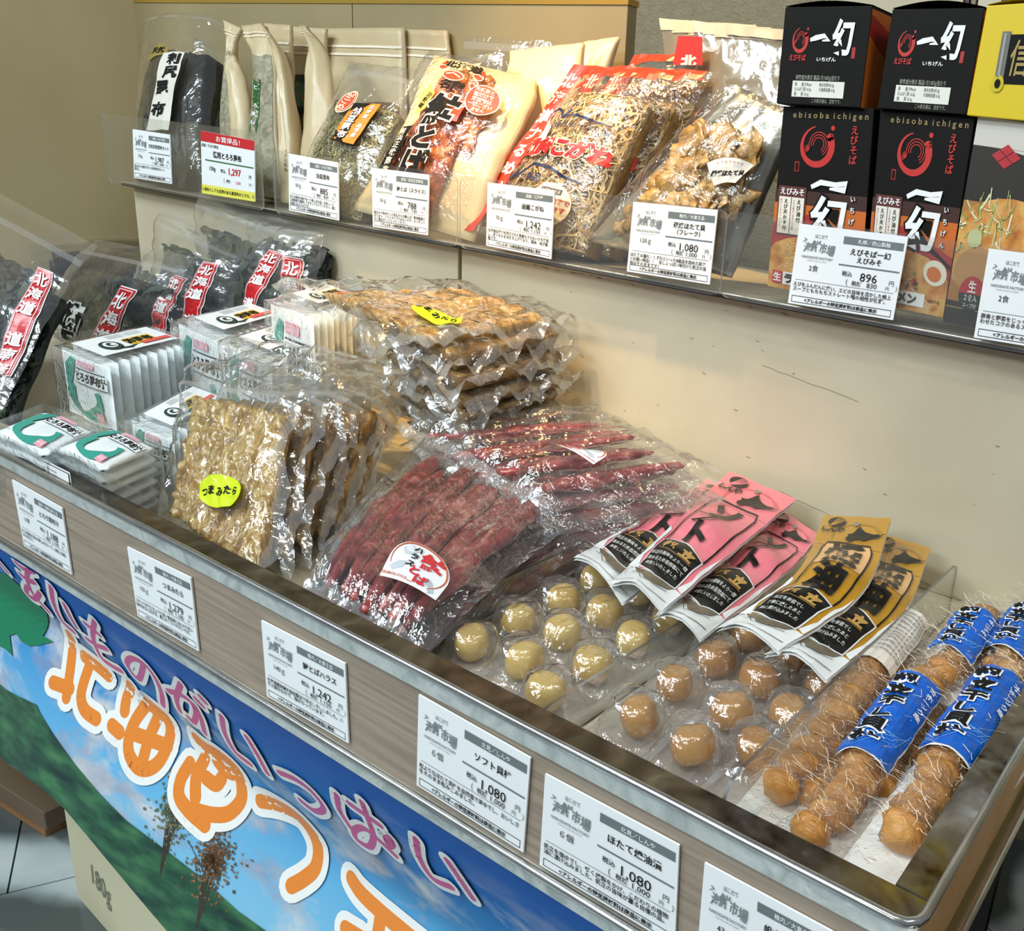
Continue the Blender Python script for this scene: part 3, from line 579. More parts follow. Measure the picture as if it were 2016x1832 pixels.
for tx, ty, n_, cs, sc in ((345, 1606, 620, ('5d6a45', '7d8156', '6a5f4a', '8a8a63', '4b5a48'), 1.), (418, 1706, 800, ('7a5236', '94633c', '5d4637', '8c7250', '4c4a3a'), .9)):
    cx_, cz_ = bpx(tx, ty)
    for t in range(7): bp2.line([(cx_ + .01, cz_ - .16), (cx_ + random.uniform(-.02, .02), cz_ - .03), (cx_ + random.uniform(-.12, .12) * sc, cz_ + random.uniform(0, .16) * sc)], [.006, .004, .0015], flat('3b3328'), 2)
    for _ in range(n_):
        a, r = random.uniform(0, 6.28), random.gauss(0, .42); x, y = cx_ + math.cos(a) * .085 * abs(r) * 1.3 * sc, cz_ + .02 + math.sin(a) * .10 * abs(r) * 1.3 * sc; bp2.ell(x, y, random.uniform(.002, .006), random.uniform(.002, .005), flat(random.choice(cs)), 3, n=6)
bpoly([(-60, 1120), (14, 1128), (40, 1150), (95, 1205), (88, 1250), (108, 1262), (80, 1268), (62, 1270), (45, 1262), (35, 1245), (22, 1250), (28, 1290), (14, 1275), (-60, 1240)], flat('0e7a55'), 2)
PINK, ORG_, OFFW = flat('d04a90', .4), flat('ea8a34', .4), flat('f2f3ee', .4)
def bglyph(ch, px, py, w_, h_, m, bold, ow, lay):
    x, y = bpx(px, py); vs, fs = glyphs(ch, bold + ow, 4)
    bx = [a for a, b in glyphs(ch, 0, 4)[0]]; by = [b for a, b in glyphs(ch, 0, 4)[0]]; X0_, X1_, Y0_, Y1_ = min(bx), max(bx), min(by), max(by)
    sx, sy = w_ / (X1_ - X0_), h_ / (Y1_ - Y0_)
    if ch in '海道': bold -= .03
    for mm, bb, ll in ((OFFW, bold + ow, lay), (m, bold, lay + 1)):
        vs, fs = glyphs(ch, bb, 4); bp2.add([(x + (a - (X0_ + X1_) / 2) * sx, y + (b - (Y0_ + Y1_) / 2) * sy) for a, b in vs], fs, mm, ll)
def bstroke(pts, wd, m, om, ow, lay, closed_=False):          # rounded brush stroke; points in the crop of the lower left banner
    q = [bpx(x / 2.0488, 1060 + y / 2.0488) for x, y in pts]; out = []
    for i in range(len(q) - 1):
        p0 = q[i - 1] if i else q[i]; p3 = q[i + 2] if i + 2 < len(q) else q[i + 1]; p1, p2 = q[i], q[i + 1]
        for k in range(6):
            t = k / 6; out.append(tuple(.5 * (2 * p1[j] + (p2[j] - p0[j]) * t + (2 * p0[j] - 5 * p1[j] + 4 * p2[j] - p3[j]) * t * t + (3 * p1[j] - p0[j] - 3 * p2[j] + p3[j]) * t ** 3) for j in (0, 1)))
    out.append(q[-1])
    for mm, w_, l in ((om, wd + ow, lay), (m, wd, lay + 1)):
        bp2.line(out, w_, mm, l)
        for e in (out[0], out[-1]): bp2.ell(e[0], e[1], w_ / 2, w_ / 2, mm, l, n=14)
        for e in out[3:-3:3]: bp2.ell(e[0], e[1], w_ / 2, w_ / 2, mm, l, n=12)
OS = [[(290, 385), (300, 450), (292, 540), (276, 635)], [(222, 576), (292, 600)], [(372, 490), (352, 560), (335, 630), (352, 685), (400, 722)], [(350, 470), (400, 510), (446, 548)],
      [(536, 590), (522, 640), (510, 690)], [(462, 748), (494, 776)], [(600, 660), (560, 720), (532, 790), (528, 860), (560, 915), (604, 925), (650, 895), (685, 830), (698, 760), (672, 715), (600, 660)], [(650, 700), (612, 790), (580, 905)], [(545, 780), (600, 800), (690, 830)],
      [(778, 900), (738, 965), (735, 1030), (770, 1090), (835, 1150)], [(800, 1090), (870, 1108), (935, 1100), (980, 1050), (985, 985), (955, 920), (900, 870), (845, 838), (800, 800)], [(835, 880), (805, 950), (795, 1040)], [(838, 960), (880, 985), (905, 960)], [(880, 890), (920, 930), (970, 950)],
      [(1060, 1052), (1130, 1068), (1205, 1112), (1262, 1175), (1290, 1245), (1280, 1320), (1235, 1365), (1182, 1395)],
      [(1425, 1365), (1462, 1420), (1540, 1495), (1640, 1580), (1760, 1680)], [(1545, 1510), (1530, 1600), (1500, 1700)], [(1400, 1568), (1470, 1610)]]
for q_ in OS: bstroke(q_, .043, ORG_, OFFW, .046, 4)
PS = [[(-60, 20), (-20, 60), (40, 130)], [(75, 95), (110, 122), (146, 128)], [(92, 140), (125, 165), (150, 172)], [(128, 105), (120, 160), (140, 215), (170, 250), (205, 290)], [(120, 190), (118, 215), (150, 240), (172, 215)],
      [(215, 192), (228, 262), (262, 330), (308, 372)], [(270, 262), (290, 305), (318, 352)], [(392, 330), (385, 395), (415, 470), (462, 510), (500, 530)], [(352, 338), (385, 362), (412, 385)], [(362, 400), (400, 425), (440, 440)],
      [(590, 505), (572, 560), (545, 540), (522, 500), (545, 478), (595, 505), (640, 565), (662, 620), (668, 668)], [(690, 610), (735, 622), (780, 655), (800, 700), (790, 735), (770, 715)], [(738, 582), (722, 640), (735, 690)], [(795, 668), (818, 715), (835, 780)], [(800, 640), (828, 670)], [(818, 632), (838, 655)],
      [(905, 712), (918, 780), (960, 855), (1020, 905)], [(1005, 795), (1045, 860), (1088, 940)], [(1135, 938), (1200, 965), (1268, 1015), (1316, 1080), (1280, 1092), (1222, 1050)],
      [(1370, 1028), (1380, 1090), (1425, 1160)], [(1418, 1060), (1480, 1105), (1545, 1150)], [(1470, 1058), (1492, 1120), (1515, 1190), (1500, 1235), (1450, 1205), (1440, 1170), (1478, 1160), (1535, 1205), (1605, 1270)], [(1566, 1205), (1582, 1200), (1594, 1222), (1578, 1232), (1566, 1205)],
      [(1690, 1205), (1702, 1280), (1755, 1362), (1830, 1398)], [(1815, 1290), (1868, 1370), (1915, 1442)]]
for q_ in PS: bstroke(q_, .021, PINK, OFFW, .030, 8)
def bmap(a, b, o=0.): x = BX0 + (BX1 - BX0) * a; z = (BZ0 - .3) + bp2.h * b; return V(x, bany(z, x) - .003 - o * .28, z)
bp2.build('printed_picture', bmap, bn, fine=.035, lt=.0014)
cb = thing('storage_carton', 'cream carton standing on the marble floor under the banner, 180g handwritten on it', 'carton', (-3.2, 1.6, FL))
q = onz(153, 1765, FL); dr = (onz(222, 1845, FL) - q).normalized(); bk = V(-dr.y, dr.x, 0); hh = 1.45
vs = [q, q + dr * 2.6, q + dr * 2.6 + bk * .4, q + bk * .4]; vs += [p + V(0, 0, hh) for p in vs]
bev(mk('box_body', vs, BF, flat('d8d0ae', .6), cb), .0015)
pr = Print(100, 100); m_, _ = cardmap(q + V(0, 0, hh) * 1., q + dr * hh + V(0, 0, hh), q + dr * hh, q)
g0 = onp(200, 1740, q, dr.cross(V(0, 0, 1))) - q; pr.text('180g', g0.dot(dr) / hh * 100, g0.z / hh * 100, 11, flat('7c8072'), rot=-.12, sx=.62); pr.build('handwriting', m_, cb, lt=.002)
fb_ = thing('floor_board', 'brown wooden boards of the neighbouring stand on the floor at the far left', 'stand', (-6.2, 2.2, FL))
for k, (c_, z0_) in enumerate((('9a7048', 0.), ('6a5844', .11))):
    a = onz(14, 1566 - k * 14, FL + z0_); bv = [a + V(-2.5, -.3, 0), a + V(.45, -.02, 0), a + V(.45, .7, 0), a + V(-2.5, .5, 0)]; bev(mk('board', bv + [p + V(0, 0, .1) for p in bv], BF, flat(c_, .6), fb_), .002)
# neighbouring wooden crate and dark tiled floor at the lower right
cr_ = thing('wooden_stand', 'pale wooden slatted stand beside the end of the counter, lower right corner', 'stand', (.05, 1.6, FL))
WOODL = noisy('pale_wood', [(.3, 'a97f52'), (.7, 'c79b69')], 14, 5, .5, .1, 60, (1, 6, 1), dist=.003)
for k, (xx, zz, w_) in enumerate(((-.165, -1.55, .03), (-.10, -1.60, .025), (-.05, -1.75, .03))):
    bev(mk('slat', boxv(xx, xx + w_, .9, 3.2, zz - .25, zz), BF, WOODL, cr_), .002)
mk('backing', boxv(-.18, -.03, 1.4, 3.3, -2.6, -1.82), BF, flat('4a3524', .6), cr_)
DT = noisy('dark_brown_tile', [(.3, '4d3b2c'), (.7, '6a5340')], 8, 4, .3, .05, 40)
sl = struct('trim_1', boxv(0.1, 6, 1.2, 6, FL, FL + .02), BF, flat('2a211a', .7))
for i in range(4):
    for j in range(4): mk('dark_tile', boxv(.12 + i * .9, .99 + i * .9, 1.25 + j * .9, 2.12 + j * .9, FL + .02, FL + .034), BF, DT, sl)

# =================================================================== SHELF GOODS
def threads(name, P, mats, n, u0, u1, v0, v1, L, wd, off0, off1, parent, curl=1.2, seg=6, accept=None):
    vs, fs, ms = [], [], []
    for _ in range(n):
        for _t in range(8):
            u, v = random.uniform(u0, u1), random.uniform(v0, v1)
            if not accept or accept(u, v): break
        a = random.uniform(0, 6.28); ll = L * random.uniform(.5, 1.3) / seg; o = random.uniform(off0, off1); b = len(vs); i = random.randrange(len(mats)); w2 = wd * random.uniform(.5, 1.2); da = random.uniform(-curl, curl) / seg * 2
        for k in range(seg + 1):
            nx, ny = -math.sin(a), math.cos(a); t = w2 * (1 - .6 * abs(2 * k / seg - 1)); tl_ = random.uniform(-.4, .4)
            vs += [P(u + nx * t / P.W, v + ny * t / P.H, o + tl_ * t), P(u - nx * t / P.W, v - ny * t / P.H, o - tl_ * t)]
            u += math.cos(a) * ll / P.W; v += math.sin(a) * ll / P.H; a += da + random.uniform(-.35, .35); o += random.uniform(-1, 1) * wd * .5
            u = min(u1, max(u0, u)); v = min(v1, max(v0, v))
            if k < seg: q_ = b + 2 * k; fs.append((q_, q_ + 1, q_ + 3, q_ + 2)); ms.append(i)
    o = mk(name, vs, fs, mats, parent, mi=ms, smooth=True, kind='stuff'); return o
def stick(name, P, u, v0, v1, r, m, parent, seed, off=0., sl=0., flatn=.6, n=16, k=10, rough=.35, **kw):
    vs, fs = [], []
    for i in range(n + 1):
        t = i / n; v = v0 + (v1 - v0) * t; uu = u + sl * (t - .5) + .25 * r / P.W * ns((t * 3, seed, 0), 1.3, seed) * 2
        rr = r * (math.sin(math.pi * min(1, max(.03, t))) ** .28) * (1 + rough * ns((t * 6, seed, 3), 1.1, seed)); tw = .7 * ns((t * 2, seed, 9), 1)
        for j in range(k):
            a = 2 * math.pi * j / k + tw; q_ = 1 + .28 * ns((math.cos(a) * 1.2, math.sin(a) * 1.2 + seed, t * 5), 1.6)
            vs.append(P(uu + math.cos(a) * rr * q_ / P.W, v, off + math.sin(a) * rr * flatn * q_ + .2 * r * ns((t * 4, seed, 5), 1)))
    for i in range(n):
        for j in range(k): fs.append((i * k + j, i * k + (j + 1) % k, (i + 1) * k + (j + 1) % k, (i + 1) * k + j))
    fs += [tuple(range(k))[::-1], tuple(range(n * k, n * k + k))]
    return mk(name, vs, fs, m, parent, smooth=True, **kw)
KELP = noisy('dried_kelp', [(.3, '0b0b07'), (.5, '16160f'), (.7, '2a281b')], 26, 6, .42, .5, 60, dist=.006)
THR = [flat('8f8a58', .6), flat('6d6a3e', .6), flat('a9a573', .6), flat('565430', .6)]

random.seed(11)
# black kelp bags at the far left
def kelpbag(label, px, ys, lab, seed, front=True):
    P = quad(px, 'y', ys, pillow(.075, .5, seed, .016, 5)); r = thing('kelp_bag', label, 'bag', P(.5, 0), 'black kelp bags at the far left of the shelf')
    closed('folded_kelp', lambda u, v: P(.04 + .92 * u + .02 * ns((v * 5, seed, 0), 1), .0 + .93 * v + .02 * ns((u * 9, seed, 2), 1), -.004), lambda u, v: P(.06 + .9 * u, .93 * v, -.12), 26, 30, KELP, r)
    for k in range(6):
        x = .1 + k * .14; stick('kelp_strip', P, x + .03 * random.random(), .02, .86 + .1 * random.random(), .026, KELP, r, seed * 9 + k, -.006, flatn=.3)
    FP = Patch([(P.flatp(-.03, -.01), P.flatp(1.04, -.01)), (P.flatp(-.04, .9), P.flatp(1.06, .9)), (P.flatp(-.1, 1.2), P.flatp(1.1, 1.2))], lambda u, v: .095 * math.sin(math.pi * min(1, max(0, u))) ** .4 * max(0, math.sin(math.pi * min(1, max(.02, v * .86)))) ** .4 + .008 * fb((u, v, seed), 9))
    sheet('clear_wrap', FP, 30, 36, FILM, r); sheet('zip_band', lambda u, v: FP(u, .90 + .03 * v, .003), 20, 2, SEAL, r)
    return r, P, FP
r, P, FP = kelpbag('black kelp bag with a tall white label at the left end of the shelf', [(262, 352), (398, 380), (422, 92), (296, 92)], [2.5, 2.5, 2.85, 2.85], 1, 1)
m_ = FP.map_px([(288, 256), (331, 256), (364, 103), (322, 104)], .03); p = Print(42, 155); p.rect(0, 0, 42, 155, flat('d5d2c6'), 0, 4, 12)
p.vtext('利尻', 26, 136, 27, BLK, 1, step=1.08, bold=.04); p.vtext('昆布', 17, 76, 27, BLK, 1, step=1.5, bold=.04); p.build('white_label', m_, r, lt=.003, fine=20)
m_ = FP.map_px([(288, 122), (326, 110), (335, 86), (300, 88)], .006); p = Print(40, 30); p.poly([(0, 3), (6, 18), (14, 24), (18, 29), (30, 28), (33, 22), (40, 18), (37, 8), (22, 4), (10, 0)], flat('8d7b30'), 0); p.text('天然', 22, 15, 12, BLK, 1, bold=.04); p.build('gold_seal', m_, r, lt=.002, fine=8, label='olive gold seal')
kelpbag('second black kelp bag half hidden behind the one with the white label', [(392, 372), (448, 372), (440, 150), (398, 130)], [2.62, 2.62, 2.9, 2.9], 2, 2)

# stand-up pouches of shaved kelp
def pouch_mat(seed, col):
    nm = 'kraft_pouch_' + col; return noisy(nm, [(.3, col), (.7, 'd3c39c')], 5, 4, .35, .25, 12, dist=.008, sss=0)
PW = pouch_mat(0, 'bda984')
FIB = noisy('shaved_kelp_fill', [(.3, '6e6a52'), (.5, '8f8a70'), (.72, 'aaa588')], 70, 6, .6, .5, 140, distort=1.5, dist=.004)
FIBB = noisy('brown_shaved_kelp_fill', [(.3, '6b5431'), (.5, '8d7040'), (.72, 'b09258')], 70, 6, .6, .5, 140, distort=1.5, dist=.004)
GRN = flat('1f5a24', .4)
def pouch(label, rows, fill, seed, top=.72, side=False, lab=None, t=.05):
    P = rowsy(rows, lambda u, v: t * math.sin(math.pi * min(1, max(0, u))) ** .7 * (1 - v) ** .6 + .012 * fb((u, v * 2, seed), 2.5))
    r = thing('kelp_pouch', label, 'pouch', P(.5, 0), 'stand-up pouches of shaved kelp')
    closed('pouch_body', P, lambda u, v: P(.5 + (u - .5) * .97, v, -.02 - .12 * (1 - v) * math.sin(math.pi * u)), 14, 34, PW, r)
    if fill: sheet('visible_filling', lambda u, v: P(.05 + .9 * u, .01 + (top + .01 * math.sin(u * 9)) * v, .0035), 12, 24, fill, r)
    for k in (.86, .9): sheet('zip_line', lambda u, v, k=k: P(.02 + .96 * u, k + .012 * v, .004), 10, 1, flat('efe6cf', .3), r)
    return r, P
pouch('pale kelp pouch at the back, wide front with green label, right of the side-on pair', [(600, 408, 800, 440, 2.98), (604, 240, 800, 260, 3.0), (600, 55, 794, 54, 3.04)], FIBB, 3, .62, t=.03)
pouch('pale kelp pouch at the back with its rounded corner above the orange-label bag', [(770, 420, 905, 440, 3.02), (775, 240, 900, 260, 3.04), (780, 57, 880, 60, 3.07)], None, 4, t=.03)
r, P = pouch('pale kelp pouch facing forward with a green label in the gap', [(556, 400, 625, 410, 2.93), (560, 240, 632, 240, 2.95), (566, 52, 640, 56, 2.98)], FIBB, 5, .66, t=.02)
m_ = P.map_px([(577, 220), (604, 226), (604, 146), (576, 147)], .006); p = Print(10, 28); p.rect(0, 0, 10, 28, GRN, 0); p.rect(0, 0, 10, 5, flat('14300f'), 1); p.poly([(0, 20), (3, 24), (6, 22), (8, 26), (10, 24), (10, 28), (0, 28)], flat('10240e'), 1); p.build('green_label', m_, r)
pouch('pale kelp pouch behind the one with the tall green label', [(520, 380, 600, 395, 2.83), (520, 240, 578, 240, 2.84), (519, 46, 569, 49, 2.86)], FIBB, 6, .66, t=.03)
pouch('grey-green kelp pouch turned sideways, nearest the black kelp bag', [(428, 352, 470, 358, 2.62), (436, 230, 462, 232, 2.66), (445, 110, 458, 110, 2.72), (438, 39, 474, 55, 2.75)], FIB, 7, .68, t=.03)
pouch('cream side gusset pouch folded between two kelp pouches', [(458, 366, 500, 372, 2.60), (460, 250, 494, 250, 2.64), (448, 140, 478, 150, 2.70), (450, 100, 462, 112, 2.72)], None, 8, t=.06)
r, P = pouch('kelp pouch with a tall narrow green label, zip band at its top', [(492, 385, 560, 392, 2.54), (492, 260, 545, 262, 2.60), (497, 120, 540, 118, 2.68), (474, 50, 511, 45, 2.72)], FIB, 9, .68, t=.04)
m_ = P.map_px([(493, 260), (506, 262), (512, 156), (498, 153)], .006); p = Print(12, 100); p.rect(0, 0, 12, 100, GRN, 0, 1, 8); p.vtext('とろろ昆布', 5, 84, 9, WHT, 1, step=1.8, bold=.02, rot=0); p.vtext('北海道産昆布使用', 10, 90, 3.4, WHT, 1, step=2.4); p.build('green_label', m_, r, fine=12)
r, P = pouch('cream side panel of the kelp pouch with small vertical print', [(555, 398, 578, 400, 2.50), (548, 260, 568, 262, 2.57), (541, 120, 553, 122, 2.66), (512, 46, 516, 48, 2.72)], None, 10, t=.01)
p = Print(10, 60); p.vtext('とろろ昆布', 5, 52, 6, BLK, 1, step=1.5, bold=.03); p.build('side_print', P.map_px([(557, 350), (566, 352), (565, 288), (555, 286)], .004), r)
pouch('tall cream pouch standing sideways, its folded tip highest left of the orange-label bag', [(594, 410, 652, 418, 2.60), (598, 260, 660, 262, 2.66), (610, 110, 640, 112, 2.74), (588, 50, 600, 50, 2.78)], None, 12, t=.07)

# clear bag of fine kelp shreds with orange label
P = quad([(578, 398), (716, 440), (829, 143), (696, 127)], 'y', [2.43, 2.43, 2.78, 2.80], pillow(.05, .5, 3, .006, 6))
r = thing('kelp_bag', 'clear zip bag of fine olive kelp shreds with an orange label', 'bag', P(.5, 0))
closed('kelp_fill', lambda u, v: P(.03 + .94 * u, .01 + (.66 + .03 * math.sin(u * 7 + 1)) * v, -.006), lambda u, v: P(.05 + .9 * u, .66 * v, -.09), 16, 20, noisy('kelp_shred_base', [(.3, '4a4626'), (.7, '7d7748')], 60, 5, .7, .6, 90), r)
threads('kelp_shreds', P, THR, 1500, .03, .97, .01, .69, .055, .0028, -.002, .012, r, 2.4)
sheet('clear_film', lambda u, v: P(u, v, .02 + .006 * fb((u, v, 4), 6)), 26, 34, FILM, r); sheet('zip_band', lambda u, v: P(u, .88 + .035 * v, .026), 14, 1, SEAL, r)
p = Print(44, 80); p.rect(0, 0, 44, 80, flat('e0861c', .35), 0, 4, 8); p.poly([(0, 80), (2, 62), (10, 70), (20, 68), (26, 76), (30, 80)], BLK, 1); p.poly([(0, 0), (0, 22), (8, 14), (14, 18), (20, 6), (26, 0)], BLK, 1)
p.otext('納豆昆布', 16, 62, 16, WHT, BLK, 2, bold=.03, ow=.06, vert=True, step=1.02); p.vtext('北海道 函館産', 35, 72, 8.5, WHT, 2, step=1.1, bold=.02); p.build('orange_label', P.map_px([(652, 276), (695, 284), (750, 206), (696, 203)], .030), r, fine=12)
p = Print(30, 60); p.ell(15, 30, 14.5, 29.5, flat('f0e6c8'), 0); p.ell(15, 30, 12.5, 27, flat('b8401e'), 1); p.ell(15, 30, 11.6, 26, flat('f0e6c8'), 2); p.ell(15, 30, 10.5, 24, flat('c8431c'), 3); p.vtext('がごめ', 15, 44, 14, flat('f0e6c8'), 4, bold=.03); p.build('oval_label', P.map_px([(650, 218), (678, 226), (714, 184), (690, 174)], .030), r, fine=8)

# cream salmon jerky bags
def cream_bag(label, rows, seed, full):
    P = rowsy(rows, lambda u, v: .055 * math.sin(math.pi * min(1, max(0, u))) ** .5 * math.sin(math.pi * min(1, max(.03, v))) ** .5 + .007 * fb((u, v * 1.5, seed), 4))
    r = thing('salmon_jerky_bag', label, 'bag', P(.5, 0), 'cream bags of salmon jerky')
    closed('cream_pouch', P, lambda u, v: P(u, v, -.02 - .12 * math.sin(math.pi * u) * math.sin(math.pi * v)), 22, 34, noisy('cream_pouch_foil', [(.3, 'e6cfa0'), (.7, 'f0dcb4')], 8, 4, .28, .3, 22, dist=.006), r)
    return r, P
cream_bag('third cream salmon bag, its top edge highest at the back', [(1000, 440, 1100, 455, 2.90), (1060, 280, 1150, 300, 2.93), (1150, 82, 1216, 72, 3.0)], 3, 0)
cream_bag('second cream salmon bag behind the printed one', [(925, 440, 1035, 462, 2.72), (970, 320, 1060, 330, 2.74), (992, 180, 1130, 200, 2.80), (1004, 100, 1146, 84, 2.86)], 2, 0)
r, P = cream_bag('cream bag with orange salmon jerky window and large black brush lettering', [(694, 412, 930, 474, 2.43), (752, 316, 974, 345, 2.50), (800, 236, 1012, 275, 2.57), (832, 150, 1046, 200, 2.66), (856, 108, 1052, 156, 2.74)], 1, 1)
SAL = noisy('salmon_jerky', [(.25, '6d2a12'), (.45, 'a9511f'), (.62, 'cf7a34'), (.8, 'e2a25c')], 34, 6, .3, .8, 60, distort=1.5, dist=.008, coat=.5)
for k, (u, v0, v1, rr, sl_) in enumerate([(.30, .25, .78, .04, .1), (.42, .05, .86, .045, .12), (.55, .08, .9, .042, .1), (.66, .06, .86, .045, .02), (.50, .0, .5, .04, .25), (.74, .3, .78, .036, -.06), (.62, .0, .4, .045, .0), (.36, .5, .8, .04, .1), (.24, .18, .42, .036, .1)]):
    stick('salmon_slice', P, u, v0, v1, rr, SAL, r, k + 2, .012, sl_, .45, 18, 10, .6)
sheet('glossy_film', lambda u, v: P(.04 + .92 * u, .02 + .96 * v, .04 + .008 * fb((u, v, 9), 7)), 26, 34, CRISP, r)
p = Print(100, 150); W_ = flat('f6ead2', .4); O_ = flat('d8421e', .4)
p.ell(60, 141, 3, 2.4, flat('6b5a3c'), 1)
p.text('北海道', 52, 124, 12, BLK, 3, bold=.05); p.rect(41, 116, 63, 116.6, BLK, 2)
for x, y, rx, ry, ro in ((35, 119, 5, 3.6, .8), (68, 116, 5.5, 3.6, -.9), (68, 105, 4, 3, 2), (47, 110, 9, 4.5, 0)): p.ell(x, y, rx + 1, ry + 1, W_, 1, ro); p.ell(x, y, rx, ry, O_, 2, ro); p.line([(x - rx * .7, y), (x, y + ry * .5), (x + rx * .8, y - 1)], 1.2, W_, 3)
p.poly([(31, 121), (34, 130), (39, 120)], O_, 2); p.poly([(66, 119), (73, 124), (72, 113)], O_, 2)
p.text('名産', 50, 100, 9, BLK, 3, bold=.05, sx=1.3); p.otext('鮭', 50, 76, 30, BLK, W_, 3, bold=.05, ow=.05, skew=.15, sx=.95); p.otext('と', 48, 50, 23, BLK, W_, 3, bold=.05, ow=.05); p.otext('ば', 50, 28, 23, BLK, W_, 3, bold=.05, ow=.05)
p.rect(60, 70, 69, 90, O_, 2.4); p.ell(65, 86, 4, 3, W_, 2.6); p.ell(65, 86, 3, 2, O_, 2.8)
p.ell(80, 94, 14, 13.5, W_, 3); p.ell(80, 94, 13, 12.5, O_, 4); 
for i, t_ in enumerate(('天然鮭と', '塩だけで', '添加物は', '一切ござい', 'ません')): p.text(t_, 80, 102 - i * 4.3, 4, W_, 5, bold=.03)
p.poly([(24, 90), (30, 97), (37, 92), (35, 78), (27, 70)], flat('e8d060'), 2); p.text('無添加', 31, 84, 5, BLK, 3, rot=1.2, bold=.02)
p.poly([(18, 18), (23, 58), (32, 60), (29, 18)], BLK, 2); p.vtext('前浜正武商店', 25.5, 54, 6, W_, 3, bold=.02)
p.build('printed_lettering', P.map_uv([(.03, .02), (.97, .02), (.97, .98), (.03, .98)], .052), r, fine=7, lt=.0012)

# flat clear zip bags at the back
for k, (q_, lb) in enumerate(((((905, 300), (1080, 310), (1100, 82), (915, 68)), 'empty looking clear zip bag at the very back with embossed top'), (((880, 300), (985, 310), (990, 96), (900, 108)), 'clear bag with a white recycling print behind the cream salmon bag'))):
    P = quad(q_, 'y', [2.98 - k * .04] * 2 + [3.05 - k * .04] * 2, pillow(.02, .5, k, .006)); r = thing('clear_zip_bag', lb, 'bag', P(.5, 0), 'clear zip bags at the back of the shelf')
    sheet('clear_film', P, 16, 20, FILM, r); sheet('zip_band', lambda u, v: P(u, .88 + .06 * v, .004), 12, 1, SEAL, r)
    if k: p = Print(10, 10); p.poly([(2, 7), (6, 7), (4, 5)], W_, 0); p.text('ここから', 6.8, 8.6, 1, W_, 0); p.build('print', P.map_uv([(.2, .6), (.9, .6), (.9, 1), (.2, 1)], .006), r)

# squid bags with the red band
SQ = [flat('d9b97a', .5), flat('bd9452', .5), flat('ecd6a0', .5), flat('a07840', .5), flat('e0c286', .45)]
SQB = noisy('squid_base', [(.3, '7a5a2c'), (.7, 'b08b52')], 40, 5, .6, .6, 70)
NAVY = flat('23264a', .4)
def squid(label, px, ys, seed, n, full=True):
    pl_ = pillow(.085, .55, seed, .006, 5); P = quad(px, 'y', ys, lambda u, v: pl_((u - .15) / .85, v) if u > .15 else .008 * fb((u, v, seed), 3)); r = thing('squid_bag', label, 'bag', P(.5, 0), 'squid bags with red lettering')
    FQ = lambda u, v, o=0.: P(u, v, .028 + o + .011 * fb((u, v * 1.4, seed), 5) * min(1, 4 * min(u + .05, 1.05 - u)))
    closed('squid_mass', lambda u, v: P(.17 + .80 * u, .03 + .78 * v, -.02 + .008 * fb((u, v, seed), 9)), lambda u, v: P(.18 + .78 * u, .03 + .76 * v, -.08), 18, 20, SQB, r)
    threads('shredded_squid', P, SQ, int(n * 1.7), .17, .96, .03, .83, .15, .0042, -.02, .014, r, 1.7, 8)
    sheet('clear_film', FQ, 34, 40, CRISP, r)
    p = Print(100, 150); B = flat('d23a1c', .35)
    p.poly([(0, 0), (0, 150), (13, 150), (13, 0)], B, 0); p.rect(0, 0, 13, 150, B, 0, 2, 14); p.rect(13, 141, 96, 150, B, 0, 10, 1)
    p.vtext('北海道するめいか', 6.5, 136, 12.4, W_, 1, step=1.27, bold=.04)
    if full:
        p.poly([(30, 132), (36, 134), (34, 127), (26, 124)], B, 1)
        p.line([(17, 96), (22, 104), (28, 107), (36, 104), (40, 99), (50, 102), (62, 100), (74, 97), (86, 97)], [1, 2, 2.4, 2, 2, 2, 2, 2, 1.6], NAVY, 1); p.line([(40, 99), (44, 106)], 2.4, NAVY, 1)
        p.line([(18, 62), (16, 52), (20, 46), (30, 50), (42, 58), (56, 57), (70, 52), (84, 50)], [2, 3, 3, 2.6, 2.6, 2.4, 2.2, 1.5], NAVY, 1); p.line([(16, 82), (18, 70), (24, 66)], 2, NAVY, 1)
        p.poly([(24, 98), (26, 80), (24, 66), (36, 74), (34, 90)], W_, .5)
        p.text('自然の味わい', 56, 92, 6, NAVY, 2, bold=.02); p.otext('函館こがね', 58, 73, 15.5, flat('c81e1e', .35), W_, 2, bold=.055, ow=.05, skew=.12); p.text('いか製品', 40, 48, 7, NAVY, 2, bold=.03)
        p.ell(66, 30, 17, 16, W_, 2); p.rect(58, 38, 74, 42, NAVY, 3); p.text('函館特産品', 66, 40, 3, W_, 4); p.text('いかの街函館で', 66, 33, 4.6, flat('c4392a'), 3, bold=.03); p.text('造っています', 66, 27, 4.8, flat('c4392a'), 3, bold=.03); p.text('函館特産組合', 66, 20, 3.6, BLK, 3)
    p.build('printed_lettering', lambda a, b, o=0.: FQ(a, b, .003 + o), r, fine=6, lt=.0012)
squid('rearmost squid bag, only its red top corner showing beside the tall white pouches', [(1090, 460), (1260, 490), (1400, 112), (1256, 116)], [2.78, 2.78, 3.0, 3.02], 3, 260, False)
squid('third squid bag from the cream salmon bags', [(1035, 478), (1235, 520), (1410, 150), (1225, 138)], [2.66, 2.66, 2.92, 2.94], 2, 420)
squid('second squid bag, its lettering showing past the front one', [(985, 470), (1205, 516), (1368, 152), (1180, 138)], [2.56, 2.56, 2.82, 2.84], 1, 500)
squid('front squid bag with full red vertical band and round white sticker', [(916, 458), (1160, 512), (1322, 152), (1141, 137)], [2.46, 2.46, 2.72, 2.74], 0, 900)

